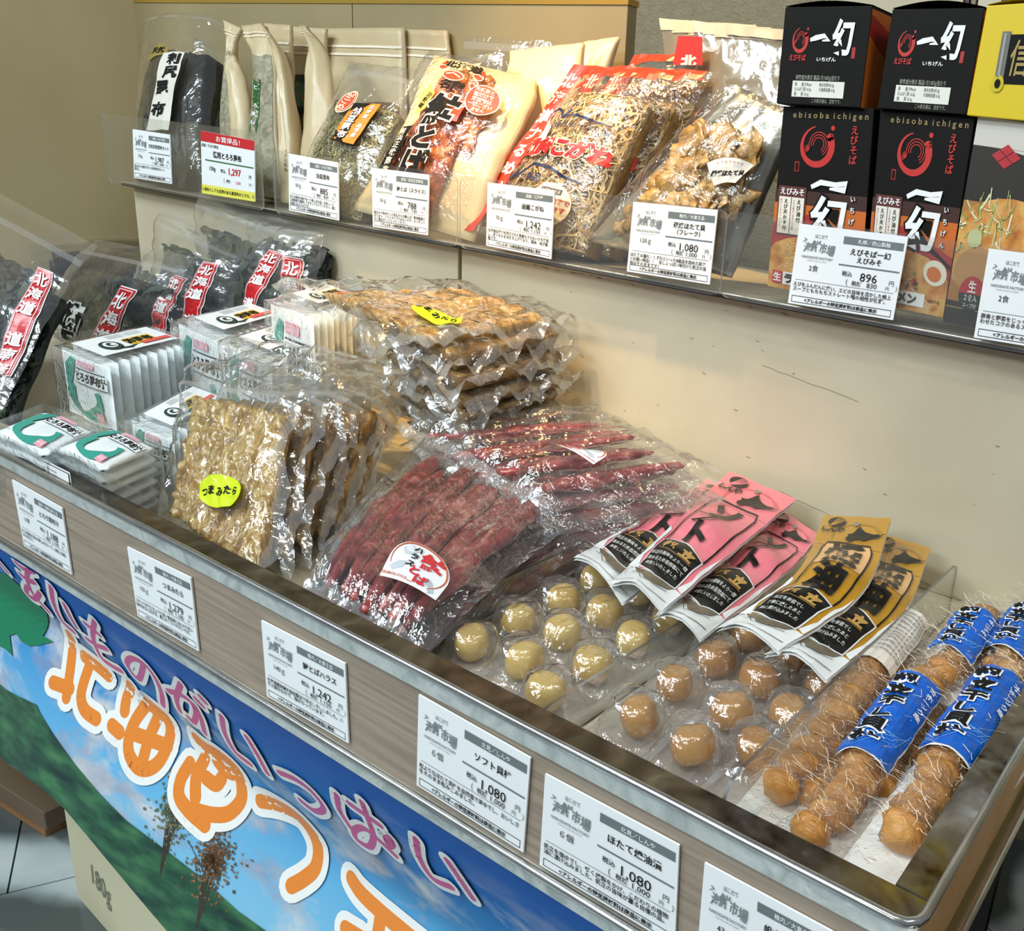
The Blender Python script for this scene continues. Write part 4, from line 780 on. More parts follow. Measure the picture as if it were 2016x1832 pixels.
# row of tall white pouches behind
for k in range(7):
    dx = k * 24; y = 3.02 - k * .012
    P = quad([(1335 + dx * .6, 330), (1500 + dx * .6, 360), (1490 + dx * .55, 50 + k * 2 + 5 * (k % 2)), (1300 + dx * .9, 37 + k * 1.5 + 4 * (k % 3))], 'y', [y - .1, y - .1, y, y], pillow(.03, .5, k, .012, 3))
    r = thing('white_pouch', ['tall white pouch with a red label, front of the row beside the noodle boxes'] [0] if k == 6 else ['white pouch %s in the row behind the silver scallop bag' % w_ for w_ in ('at the far back', 'next to the rearmost', 'third from the back', 'in the middle', 'third from the front', 'just behind the front one')][k], 'pouch', P(.5, 0), 'row of tall white pouches')
    sheet('pouch_body', P, 12, 20, film('milky_pouch', tint=(.95, .93, .88, 1), haze=.5, hazecol=(.55, .49, .38, 1), bump=.4, scale=25) if k < 6 else film('milky_pouch_front', haze=.28, hazecol=(.55, .49, .38, 1), bump=.5, scale=25), r)
    sheet('heat_seal', lambda u, v: P(u, .92 + .08 * v, .003), 10, 2, flat('b8ad96', .4), r)
P0 = quad([(1325, 128), (1383, 128), (1383, 72), (1335, 71)], 'y', 2.9); p = Print(50, 60); p.rect(0, 0, 50, 60, flat('bd2a22'), 0); p.text('北', 26, 8, 26, W_, 1, bold=.06); p.build('red_label', P0.map_uv([(0, 0), (1, 0), (1, 1), (0, 1)], .0), r)

# silver bag of grilled scallop flakes
P = quad([(1146, 470), (1432, 545), (1566, 222), (1443, 163)], 'y', [2.42, 2.44, 2.50, 2.56], pillow(.05, .6, 5, .008, 5))
r = thing('scallop_flake_bag', 'silver bag of brown scallop flakes with a white fan-shaped label', 'bag', P(.5, 0))
SILV = noisy('silver_foil', [(.4, 'b9b4a4'), (.6, 'cfcabc')], 10, 3, .28, .35, 30, dist=.006, metal=.85)
closed('silver_backing', lambda u, v: P(u, v, -.02 + .01 * fb((u, v, 1), 6)), lambda u, v: P(u, v, -.03 - .1 * math.sin(math.pi * u) * math.sin(math.pi * v)), 20, 26, SILV, r)
SCF = noisy('scallop_flake', [(.25, '7d5a26'), (.42, 'ab8240'), (.58, 'c9a262'), (.75, 'e0c48a')], 36, 6, .4, .8, 60, distort=1.2, dist=.008, coat=.4)
closed('flake_mass', lambda u, v: P(.17 + .70 * u, .08 + .68 * v, -.01 + .02 * fb((u, v, 8), 6)), lambda u, v: P(.22 + .64 * u, .08 + .66 * v, -.05), 26, 30, SCF, r)
def lump(name, c, n, t, rad, hgt, m, parent, seed, k=7, am=.3, **kw):
    t = (t - n * t.dot(n)).normalized(); b = n.cross(t); vs, fs = [], []; rings = ((0, 0, 1), (.55, 0, .94), (.88, 0, .62), (1, 0, .15), (.93, 0, -.25), (.6, 0, -.5))
    n_ = 12; vs.append(c + n * hgt * (1 + am * ns(c, 9, seed)))
    for q_, _, z in rings[1:]:
        for j in range(n_):
            a = 2 * math.pi * j / n_; d = 1 + am * ns((math.cos(a) * 1.3 + seed, math.sin(a) * 1.3, z), 1.1); vs.append(c + (t * math.cos(a) + b * math.sin(a)) * rad * q_ * d + n * hgt * z * (1 + am * .5 * ns((a, seed, z), 1)))
    fs = [(0, 1 + j, 1 + (j + 1) % n_) for j in range(n_)]
    for i in range(len(rings) - 2): fs += [(1 + i * n_ + j, 1 + (i + 1) * n_ + j, 1 + (i + 1) * n_ + (j + 1) % n_, 1 + i * n_ + (j + 1) % n_) for j in range(n_)]
    fs.append(tuple(1 + (len(rings) - 2) * n_ + j for j in range(n_))[::-1]); return mk(name, vs, fs, m, parent, smooth=True, **kw)
for k in range(90):
    u, v = random.uniform(.19, .85), random.uniform(.1, .74); c = P(u, v, .004); o = lump('flake', c, (P.n + V(random.uniform(-.5, .5), 0, random.uniform(-.5, .5))).normalized(), V(1, random.uniform(-1, 1), 0), random.uniform(.022, .055), random.uniform(.006, .013), SCF, r, k, am=1.1)
sheet('clear_front', lambda u, v: P(.01 + .98 * u, .01 + .98 * v, .03 + .014 * fb((u, v, 3), 5) * min(1, 5 * min(u, 1 - u, v + .05, 1.05 - v) + .1)), 34, 34, CRISP, r)
fan = [(78 * math.cos(math.radians(a)), 78 * math.sin(math.radians(a)) - 40) for a in range(120, 59, -6)] + [(34 * math.cos(math.radians(a)), 34 * math.sin(math.radians(a)) - 40) for a in range(60, 121, 12)]
p = Print(100, 50); p.poly([(50 + x * 1.22, 9 + y * 1.05) for x, y in fan], flat('9c7a3a'), 0); p.poly([(50 + x * 1.18, 9.6 + y * 1.0) for x, y in fan], flat('eee9dc'), 1)
p.text('磯焼ほたて貝', 50, 20, 10.5, BLK, 2, bold=.045, skew=.1); 
for i, ch in enumerate('とてもやわらか'): p.text(ch, 26 + i * 8, 40 - .14 * (i - 3) ** 2 * 2.0, 5.6, flat('b3562c'), 2)
p.build('fan_label', P.map_px([(1375, 372), (1478, 360), (1494, 318), (1394, 304)], .05), r, fine=10)
# =================================================================== GOODS ON THE DECK
random.seed(23)
def pt(px, py, ax, val): return {'y': ony, 'z': onz, 'x': onx}[ax](px, py, val)
# acrylic dividers
def divider(label, x, zt_, y0=1.135, y1=2.34, back=.0):
    prof = [(y0, DZ), (y1, DZ), (y1, zt_ - .03), (y1 - .012, zt_ - .008), (y1 - .03, zt_), (y0 + .06, zt_), (y0 + .03, zt_ - .006), (y0, zt_ - .05)]; n = len(prof); t = .0035
    vs = [V(x - t, y, z) for y, z in prof] + [V(x + t, y, z) for y, z in prof]
    fs = [tuple(range(n)), tuple(range(2 * n - 1, n - 1, -1))] + [(i, i + n, (i + 1) % n + n, (i + 1) % n) for i in range(n)]
    return mk('divider', vs, fs, [ACR, ACRE], None, mi=[0, 0] + [1] * n, label=label, cat='divider', group='clear acrylic dividers')
divider('clear acrylic divider between the salmon sticks and the pale scallops', -1.47, -1.035)
divider('clear acrylic divider between the pale and the amber scallops', -1.03, -1.045)
divider('clear acrylic divider between the amber scallops and the dried scallop sticks', -.60, -.985)
mk('edge_guard', boxv(-4.6, -2.37, YI - .014, YI - .004, -1.0, -.955), BF, [ACR], None, label='clear plastic guard strip along the left of the front ledge', cat='guard strip')

# seaweed zip bags with red labels
SEA = noisy('dried_seaweed', [(.3, '0d1512'), (.5, '17241d'), (.68, '25382b'), (.8, '45583a')], 20, 6, .45, .7, 50, dist=.008)
SEAS = [flat('0c110e', .5), flat('141f19', .5), flat('22332a', .55), flat('0a0d0c', .5), flat('36472f', .6)]
def seabag(label, px, ys, lab, seed, ch='北海道 道南産', tilt=0, n=170, txt=None):
    c0 = [ony(*q, y) for q, y in zip(px, ys)]; c0[0].z = max(c0[0].z, -1.13); c0[1].z = max(c0[1].z, -1.13)
    P = Patch([(c0[0], c0[1]), (c0[3], c0[2])], pillow(.09, .5, seed, .012, 4)); r = thing('seaweed_bag', label, 'bag', P(.5, 0), 'zip bags of seaweed with red labels')
    closed('seaweed_mass', lambda u, v: P(.05 + .9 * u, .0 + .70 * v + .03 * ns((u * 6, seed, 0), 1), -.03 + .02 * fb((u, v, seed), 7)), lambda u, v: P(.08 + .84 * u, .66 * v, -.08), 24, 24, SEA, r)
    threads('seaweed_leaves', P, SEAS, n, .05, .95, .02, .74, .22, .022, -.03, .004, r, 2.2, 7)
    FP = lambda u, v, o=0.: P(u, v, .045 + o + .012 * fb((u, v * 1.3, seed + 2), 4) - .04 * sm(.8, 1.1, v))
    fl_ = sheet('clear_film', lambda u, v: FP(u, 1.06 * v), 34, 40, SEAF, r)
    sheet('zip_band', lambda u, v: FP(u, .90 + .035 * v, .004), 24, 2, SEAL, fl_)
    c = [P.uvpx(*q, .03) for q in lab]
    def lm(a, b, o=0.):
        u = (c[0][0] * (1 - a) + c[1][0] * a) * (1 - b) + (c[3][0] * (1 - a) + c[2][0] * a) * b; v = (c[0][1] * (1 - a) + c[1][1] * a) * (1 - b) + (c[3][1] * (1 - a) + c[2][1] * a) * b
        return FP(u + .02 * math.sin(b * 3.1), v, .004 + o)
    hgt = 26 * len(ch) * .92; p = Print(30, hgt); RL = flat('c2262c', .3); p.rect(0, 0, 30, hgt, WHT, 0, 5, 40); p.rect(1.2, 1.2, 28.8, hgt - 1.2, RL, 1, 5, 40)
    for x in (3.2, 26): p.rect(x, 3, x + .8, hgt - 3, WHT, 2, 1, 12)
    p.rect(3.2, 3, 26.8, 3.8, WHT, 2); p.rect(3.2, hgt - 3.8, 26.8, hgt - 3, WHT, 2)
    p.vtext(ch, 15, hgt - 17, 21, WHT, 3, step=1.14, bold=.03); p.build('red_label', lm, r, fine=7, lt=.0022)
    if txt:
        c2 = [P.uvpx(*q, .03) for q in txt[1]]
        p = Print(30, 30 * len(txt[0])); p.otext(txt[0], 15, 30 * len(txt[0]) - 16, 27, BLK, WHT, 1, bold=.06, ow=.07, vert=True, step=1.1)
        def l2(a, b, o=0.): u = (c2[0][0] * (1 - a) + c2[1][0] * a) * (1 - b) + (c2[3][0] * (1 - a) + c2[2][0] * a) * b; v = (c2[0][1] * (1 - a) + c2[1][1] * a) * (1 - b) + (c2[3][1] * (1 - a) + c2[2][1] * a) * b; return FP(u, v, .003 + o)
        p.build('brush_print', l2, r, lt=.0016)
    return r
seabag('rearmost seaweed bag, mostly hidden by the one with the tall red label', [(540, 600), (640, 590), (655, 455), (500, 430)], [2.38, 2.38, 2.44, 2.44], [(570, 570), (600, 575), (604, 510), (566, 504)], 6, '北海', n=60)
seabag('seaweed zip bag leaning on the raised shelf in the back left corner', [(425, 640), (580, 650), (632, 468), (398, 388)], [2.30, 2.30, 2.42, 2.42], [(484, 602), (512, 606), (569, 500), (537, 491)], 5, '北海道 道', n=150)
seabag('seaweed zip bag with a milky zip top, second from the back left corner', [(330, 660), (460, 660), (505, 505), (322, 420)], [2.22, 2.22, 2.34, 2.34], [(370, 640), (404, 640), (438, 518), (408, 514)], 4, '北海道 道', n=150)
seabag('narrow seaweed bag squeezed between its taller neighbours, red label down its edge', [(276, 700), (372, 700), (402, 540), (310, 490)], [2.12, 2.12, 2.24, 2.24], [(300, 660), (332, 668), (372, 548), (350, 540)], 3, '北海道 道', n=110)
seabag('wide seaweed bag with green flakes and black brush writing on its left side', [(112, 780), (312, 770), (384, 520), (182, 482)], [2.04, 2.04, 2.16, 2.16], [(184, 668), (226, 680), (280, 573), (248, 563)], 2, '北海道', n=260, txt=('徳', [(125, 665), (160, 680), (182, 600), (140, 588)]))
seabag('largest seaweed bag at the left edge of the picture with the biggest red label', [(-160, 900), (30, 900), (188, 505), (-60, 372)], [1.34, 1.34, 1.80, 1.80], [(-14, 742), (38, 748), (112, 538), (83, 527)], 1, '北海道 道南産', n=320)
# flat black kelp packs lying far back at the left
for k, (lb, c, z) in enumerate((('black kelp pack lying beneath the labelled one at the back left', [(90, 520), (430, 520), (400, 425), (20, 440)], -.93), ('glossy black kelp pack lying at the back left with a white label', [(100, 500), (400, 490), (350, 402), (30, 425)], -.86))):
    P = quad(c, 'z', z, pillow(.06, .5, k, .014, 5)); r = thing('kelp_pack', lb, 'pack', P(.5, .5), 'black kelp packs lying at the back left')
    closed('folded_kelp', lambda u, v: P(.03 + .94 * u, .03 + .94 * v), lambda u, v: P(.03 + .94 * u, .03 + .94 * v, -.12), 24, 14, noisy('brown_kelp', [(.3, '1d150d'), (.6, '38291a'), (.75, '56432b')], 30, 5, .3, .5, 50, (1, 4, 1)), r)
    sheet('clear_film', lambda u, v: P(u, v, .012 + .01 * fb((u, v, k), 8)), 26, 18, CRISP, r)
    if k: p = Print(60, 30); p.rect(0, 0, 60, 30, WHT, 0, 4, 2); p.text('昆布', 32, 20, 15, BLK, 1, bold=.05, rot=3.14); p.text('北海道産 昆布', 32, 5, 6, flat('b8352c'), 1, bold=.03); p.build('white_label', P.map_px([(68, 438), (172, 444), (150, 424), (92, 421)], .03), r, fine=10)
for z in (-1.03, -1.12): mk('kelp_pack', [onz(100, 515, -.93) + V(0, .0, z + .90)] + [onz(*q, -.93) + V(0, 0, z + .90) for q in ((430, 515), (400, 430), (30, 445))] + [onz(*q, -.93) + V(0, 0, z + .97) for q in ((100, 515), (430, 515), (400, 430), (30, 445))], BF, KELP, None, label='black kelp pack %s at the back left' % ('third down in the pile' if z > -1.1 else 'lowest of the pile'), cat='pack', group='lower kelp packs of the pile')

# bundles of white soup sachets
TEAL = flat('2f9a88', .5); PKL = flat('ef9fb0', .5); PAP = noisy('white_sachet', [(.3, 'dfe6e6'), (.7, 'f0f4f4')], 40, 3, .5, .25, 70, dist=.003)
def bundle(label, o, ex, ey, ez, n, art=True, toplab=None, lying=False, seed=0, group='bundles of white soup sachets', film_=True):
    r = thing('soup_bundle', label, 'bundle', o, group); st = ey / n; t = st * .47; 
    for k in range(n):
        c = o + st * (k + .5) + ex * .01 * ns((k, seed, 0), 3) + ez * .015 * ns((k, seed, 5), 3)
        def F_(u, v, sgn, c=c, k=k):
            b = max(0, math.sin(math.pi * u)) ** .45 * max(0, math.sin(math.pi * v)) ** .45
            return c + ex * u + ez * v + t * (sgn * b * .95) + st * .12 * math.sin(u * 9 + k * 2) * (1 - b)
        closed('sachet', lambda u, v: F_(u, v, -1), lambda u, v: F_(u, v, 1), 12, 12, PAP, r)
        if art and (k == 0 or lying):
            nn = ex.cross(ez).normalized(); sg = -1
            if lying and k != n - 1: continue
            kk = (lambda u, v, o_: F_(u, v, 1) + ey.normalized() * (.003 + o_)) if lying else (lambda u, v, o_: F_(u, v, -1) - ey.normalized() * (.003 + o_))
            p = Print(60, 60)
            pts = [(30 + 19 * math.cos(math.radians(a)), 24 + 18 * math.sin(math.radians(a))) for a in range(150, 400, 14)]
            p.line(pts, [9 + 4 * math.sin(i * .7) for i in range(len(pts))], TEAL, 1); p.poly([(5, 30), (4, 50), (12, 58), (20, 57), (18, 46), (14, 34)], TEAL, 1)
            p.rect(24, 53, 44, 58, PKL, 2); p.text('北海道産昆布', 34, 55.5, 3.6, WHT, 3); p.rect(23, 50, 58, 51, BLK, 2); p.rect(22, 37, 60, 50, PAP, 2.5); p.text('とろろ昆布汁', 41, 43.5, 9.4, BLK, 3, bold=.05, sx=.68); p.rect(22, 36.5, 60, 37.2, BLK, 3)
            p.rect(44, 4, 52, 13, PKL, 3); p.text('減塩', 48, 8.5, 4, WHT, 4)
            p.build('printed_front', lambda a, b, o_=0., kk=kk: kk(.04 + .92 * a, .04 + .92 * b, o_), r, fine=6, lt=.0012)
    if film_:
        q = .03
        def W_(u, v):                                       # tunnel of film around the bundle
            a = u * 4; i = int(a) % 4; f_ = a - int(a); cs = [(-q, -q), (1 + q, -q), (1 + q, 1 + q), (-q, 1 + q), (-q, -q)]; x = cs[i][0] * (1 - f_) + cs[i + 1][0] * f_; y = cs[i][1] * (1 - f_) + cs[i + 1][1] * f_
            s_ = 1 + .03 * ns((u * 8, v * 4, seed), 1); x = .5 + (x - .5) * s_; y = .5 + (y - .5) * s_; return o + ey * (-.03 + 1.06 * v) + ex * x + ez * y
        sheet('film_wrap', W_, 48, 14, CRISP, r)
        sheet('film_front', lambda u, v: o - ey * (.04 + .03 * math.sin(math.pi * u) * math.sin(math.pi * v)) + ex * (-q + (1 + 2 * q) * u) + ez * (-q + (1 + 2 * q) * v) + ey * .015 * fb((u, v, seed), 6), 14, 14, CRISP, r)
    if toplab:
        a0, a1, b0, b1 = toplab; tp = o + ez * (1.045 if not lying else 0)
        p = Print(100, 40); p.rect(0, 0, 100, 40, WHT, 0, 4, 2); p.ell(26, 16, 12, 11, flat('15382c'), 1); p.ell(26, 17, 7.6, 6.6, WHT, 2); p.ell(26, 17, 4.4, 3.8, flat('15382c'), 3); p.ell(27.5, 15, 3, 2.4, WHT, 4); p.line([(30, 7), (40, 5), (52, 8)], [3, 4, .6], flat('15382c'), 1)
        p.rect(46, 8, 82, 24, flat('edc22a'), 1); p.text('酢昆布', 62, 16, 11, BLK, 2, bold=.05, sx=1.05); p.rect(58, 5, 96, 11, flat('e0544a'), 2); 
        for i in range(3): p.text('国内産昆布使用とろろ昆布のお吸い物', 60, 36 - i * 3, 2.6, GRY, 1)
        p.build('paper_label', lambda a, b, o_=0.: tp + ey * (a0 + (a1 - a0) * a) + ex * (b1 + (b0 - b1) * b) + ez.normalized() * (o_ + .004), r, lt=.0016)
    return r
def bun_px(label, FBL, FBR, FTR, BBR, y, n=10, zb=None, **kw):
    a, b, c = ony(*FBL, y), ony(*FBR, y), ony(*FTR, y); ex = b - a; ez = V(0, 0, (c - b).z); ex = V(ex.x, ex.y, 0); d = onz(*BBR, b.z) - b; return bundle(label, V(a.x, a.y, b.z), ex, V(d.x * .3, d.y, 0), ez, n, **kw)
def bun_top(label, FL_, FR_, BR_, z, hgt, n=10, **kw):
    a, b, c = onz(*FL_, z), onz(*FR_, z), onz(*BR_, z); return bundle(label, a - V(0, 0, hgt), b - a, c - b, V(0, 0, hgt), n, **kw)
bun_top('bundle of white sachets at the back beneath the lying cod packs, yellow label', (526, 598), (610, 632), (730, 596), -.64, .50, seed=4, toplab=(.3, .95, .1, .75))
bun_top('bundle of white sachets behind the left one, curl label on top', (343, 638), (430, 676), (575, 632), -.78, .36, seed=2, toplab=(.18, .95, .12, .8))
bun_top('bundle of white sachets beside the cod packs with a half-hidden curl label', (436, 676), (525, 716), (668, 664), -.78, .36, seed=3, toplab=(.14, .95, .12, .8))
bun_top('bundle of white sachets standing behind the front lying stack', (252, 830), (334, 866), (455, 790), -.96, .19, seed=6, toplab=(.16, .95, .1, .8))
bun_top('most visible bundle of upright white sachets, teal brush mark facing front', (111, 684), (205, 722), (384, 676), -.845, .235, seed=1, toplab=(.10, .92, .1, .8))
for lb, a, b, c, z, n_, sd in (('lying stack of white sachets at the front with pink and teal print, right one', (104, 872), (200, 918), (312, 872), -.935, 6, 7), ('lying stack of white sachets at the far left of the front ledge', (-22, 842), (84, 890), (190, 840), -.945, 6, 8)):
    A, B, C_ = onz(*a, z), onz(*b, z), onz(*c, z); ex = B - A; ez = C_ - B
    bundle(lb, A - V(0, 0, .20), ex, V(0, 0, .20), ez, n_, lying=True, seed=sd)
    o = ORG
p = Print(60, 40); 
A = onz(104, 872, -.935); B = onz(200, 918, -.935); card_ = [A + (B - A) * .05 + V(0, -.035, -.13), A + (B - A) * .62 + V(0, -.035, -.13), A + (B - A) * .62 + V(0, -.035, -.035), A + (B - A) * .05 + V(0, -.035, -.035)]
cm, _ = cardmap(card_[3], card_[2], card_[1], card_[0]); p.rect(0, 0, 60, 40, WHT, 0); p.rect(2, 2, 58, 38, BLK, 1); p.rect(2.6, 2.6, 57.4, 37.4, WHT, 2); p.rect(32, 4, 50, 22, flat('f0b41e'), 3); p.rect(46, 4, 56, 24, flat('c9302c'), 4); p.text('と', 39, 13, 14, BLK, 5, bold=.05)
for i in range(4): p.text('とろろ昆布 名称 吸物', 17, 32 - i * 5, 3, BLK, 3)
o = p.build('paper_slip', cm, None); o['label'] = 'white paper slip with yellow and red squares in front of the lying sachets'; o['category'] = 'paper slip'

# dried cod packs
COD = noisy('dried_cod', [(.28, '553a18'), (.38, '8a6428'), (.46, 'b58c40'), (.53, 'c9ad70'), (.60, '97702f'), (.68, 'c4a465'), (.78, 'ece4d0')], 26, 9, .25, 1., 60, (1, 1, .26), distort=1.8, dist=.010, coat=.7)
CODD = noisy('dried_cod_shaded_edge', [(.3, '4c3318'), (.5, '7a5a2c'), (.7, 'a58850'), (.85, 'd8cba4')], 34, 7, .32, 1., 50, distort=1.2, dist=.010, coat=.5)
YL = flat('c9dd1c', .35)
def codpack(label, P, seed, lab=None, flap=.0, detail=True, wav=.012, group='packs of dried cod', ins=(.10, .90, .08, .92)):
    r = thing('cod_pack', label, 'pack', P(.5, .5), group)
    n_ = 5 if detail else 2
    for k in range(n_):
        u0 = ins[0] + (ins[1] - ins[0]) * k / n_; u1 = u0 + (ins[1] - ins[0]) / n_ * 1.12; tt = random.uniform(-.012, .012)
        closed('cod_fillet', lambda u, v, a=u0, b=u1, k=k: P(a + (b - a) * u + .03 * ns((v * 3, k, seed), 1.5), ins[2] + (ins[3] - ins[2]) * v + .02 * ns((u * 3, k, seed), 2), .02 + .010 * math.sin(math.pi * u) + .012 * fb((u * .7 + k, v * 1.6, seed), 6) + .004 * ns((u * 4 + k, v * 2, seed), 5) + tt), lambda u, v, a=u0, b=u1, k=k: P(a + (b - a) * (.5 + (u - .5) * .9), ins[2] + .03 + (ins[3] - ins[2] - .06) * v, -.02), 16 if detail else 14, 44 if detail else 26, COD if detail else CODD, r)
    def FP(u, v, o=0.):
        e = 1 - min(1, 9 * max(0, min(u, 1 - u, v, 1.0 - v if not flap else 1)))
        return P(u, v, .05 * (1 - e) + wav * (1 + 2.2 * e) * fb((u * 1.6, v * 1.6, seed), 3.5) + o)
    top = 1 + flap
    def FS(u, v):
        vv = v * top; q_ = FP(u, min(vv, 1), 0)
        if vv > 1: q_ = FP(u, 1, 0) + (P(u, 1.0) - P(u, .9)).normalized() * (vv - 1) * P.H + P.n * (-.35 * (vv - 1) ** 1.3 + .05 * fb((u * 2, vv * 2, seed), 2.5) * sm(1, 1.2, vv))
        return q_
    fl_ = sheet('clear_pouch', FS, 36, 44, film('stiff_pouch_film', rough=.08, haze=.02, bump=.8, scale=60, boost=2.2, base=.055), r)
    for nm, f_ in (('left_seal', lambda u, v: FP(.0 + .045 * u, v, .002)), ('right_seal', lambda u, v: FP(.955 + .045 * u, v, .002)), ('bottom_seal', lambda u, v: FP(u, .04 * v, .002)), ('top_seal', lambda u, v: FP(u, .965 + .035 * v, .002))):
        sheet('sealed_edge', f_, 3 if nm[0] in 'lr' else 30, 36 if nm[0] in 'lr' else 2, SEAL, fl_)
    if flap: sheet('sealed_edge', lambda u, v: FS(u, (1 + flap * (.9 + .1 * v)) / top), 24, 2, SEAL, fl_)
    if lab:
        p = Print(90, 62); p.ell(45, 31, 45, 31, YL, 0, n=40)
        for i, ch in enumerate('つまみたら'): p.text(ch, 14 + i * 15.5, 31 + (2 if i % 2 else -1), 19, BLK, 1, bold=.03, sx=.78, skew=.15)
        c = [P.uvpx(*q, .05) for q in lab]
        p.build('yellow_label', lambda a, b, o=0.: FP((c[0][0] * (1 - a) + c[1][0] * a) * (1 - b) + (c[3][0] * (1 - a) + c[2][0] * a) * b, (c[0][1] * (1 - a) + c[1][1] * a) * (1 - b) + (c[3][1] * (1 - a) + c[2][1] * a) * b, .006 + o), r, fine=12, lt=.0014)
    return r
q0 = [onz(318, 1024, -1.12), onz(530, 1172, -1.12), ony(600, 788, 1.50), ony(378, 776, 1.50)]
q5 = [onz(560, 985, -1.12), onz(700, 1045, -1.12), ony(790, 812, 1.98), ony(640, 775, 1.98)]
nms = ['front standing cod pack with the round yellow-green label', 'second standing cod pack, just behind the labelled one', 'third standing cod pack in the row', 'fourth standing cod pack in the row', 'fifth standing cod pack, next to the last', 'rearmost standing cod pack, nearest the salmon sticks']
for k in range(5, -1, -1):
    t = k / 5; c = [a.lerp(b, t) for a, b in zip(q0, q5)]; jz = .02 * ((k * 37) % 5 - 2) / 2; c[2] = c[2] + V(jz, 0, jz); c[3] = c[3] + V(jz, 0, -jz)
    P = Patch([(c[0], c[1]), (c[3], c[2])]); codpack(nms[k], P, k, [(392, 1000), (482, 1000), (482, 936), (392, 936)] if k == 0 else None, flap=.50 if k in (0, 1, 2, 4) else .38, detail=k in (0, 5), group='dried cod packs standing in a row')
st_ = [onz(535, 563, -.58), onz(850, 706, -.62), ony(1150, 640, 2.42), ony(905, 566, 2.41)]
for k in range(7, -1, -1):
    c = [p_ + V(random.uniform(-.03, .03) + (.30 if k and i in (0, 3) else 0), random.uniform(-.02, .0) + ((.05 + .02 * k) if k and i < 2 else 0), -.060 * k) for i, p_ in enumerate(st_)]
    for i in range(4): c[i] = V(c[i].x, min(c[i].y, 2.44 if False else c[i].y), c[i].z)
    P = Patch([(c[0], c[1]), (c[3], c[2])]); codpack(['top cod pack of the lying stack with a crumpled yellow-green label', 'second cod pack from the top of the lying stack', 'third cod pack from the top of the lying stack', 'fourth cod pack from the top of the lying stack', 'fifth cod pack down the lying stack', 'sixth cod pack down the lying stack', 'cod pack one above the bottom of the lying stack', 'bottom cod pack of the lying stack'][k], P, 20 + k, [(800, 618), (905, 646), (915, 626), (822, 600)] if k == 0 else None, detail=k == 0, wav=.022, group='dried cod packs lying in a stack', ins=(.22, .86, .12, .86) if k == 0 else (.18, .88, .10, .88))

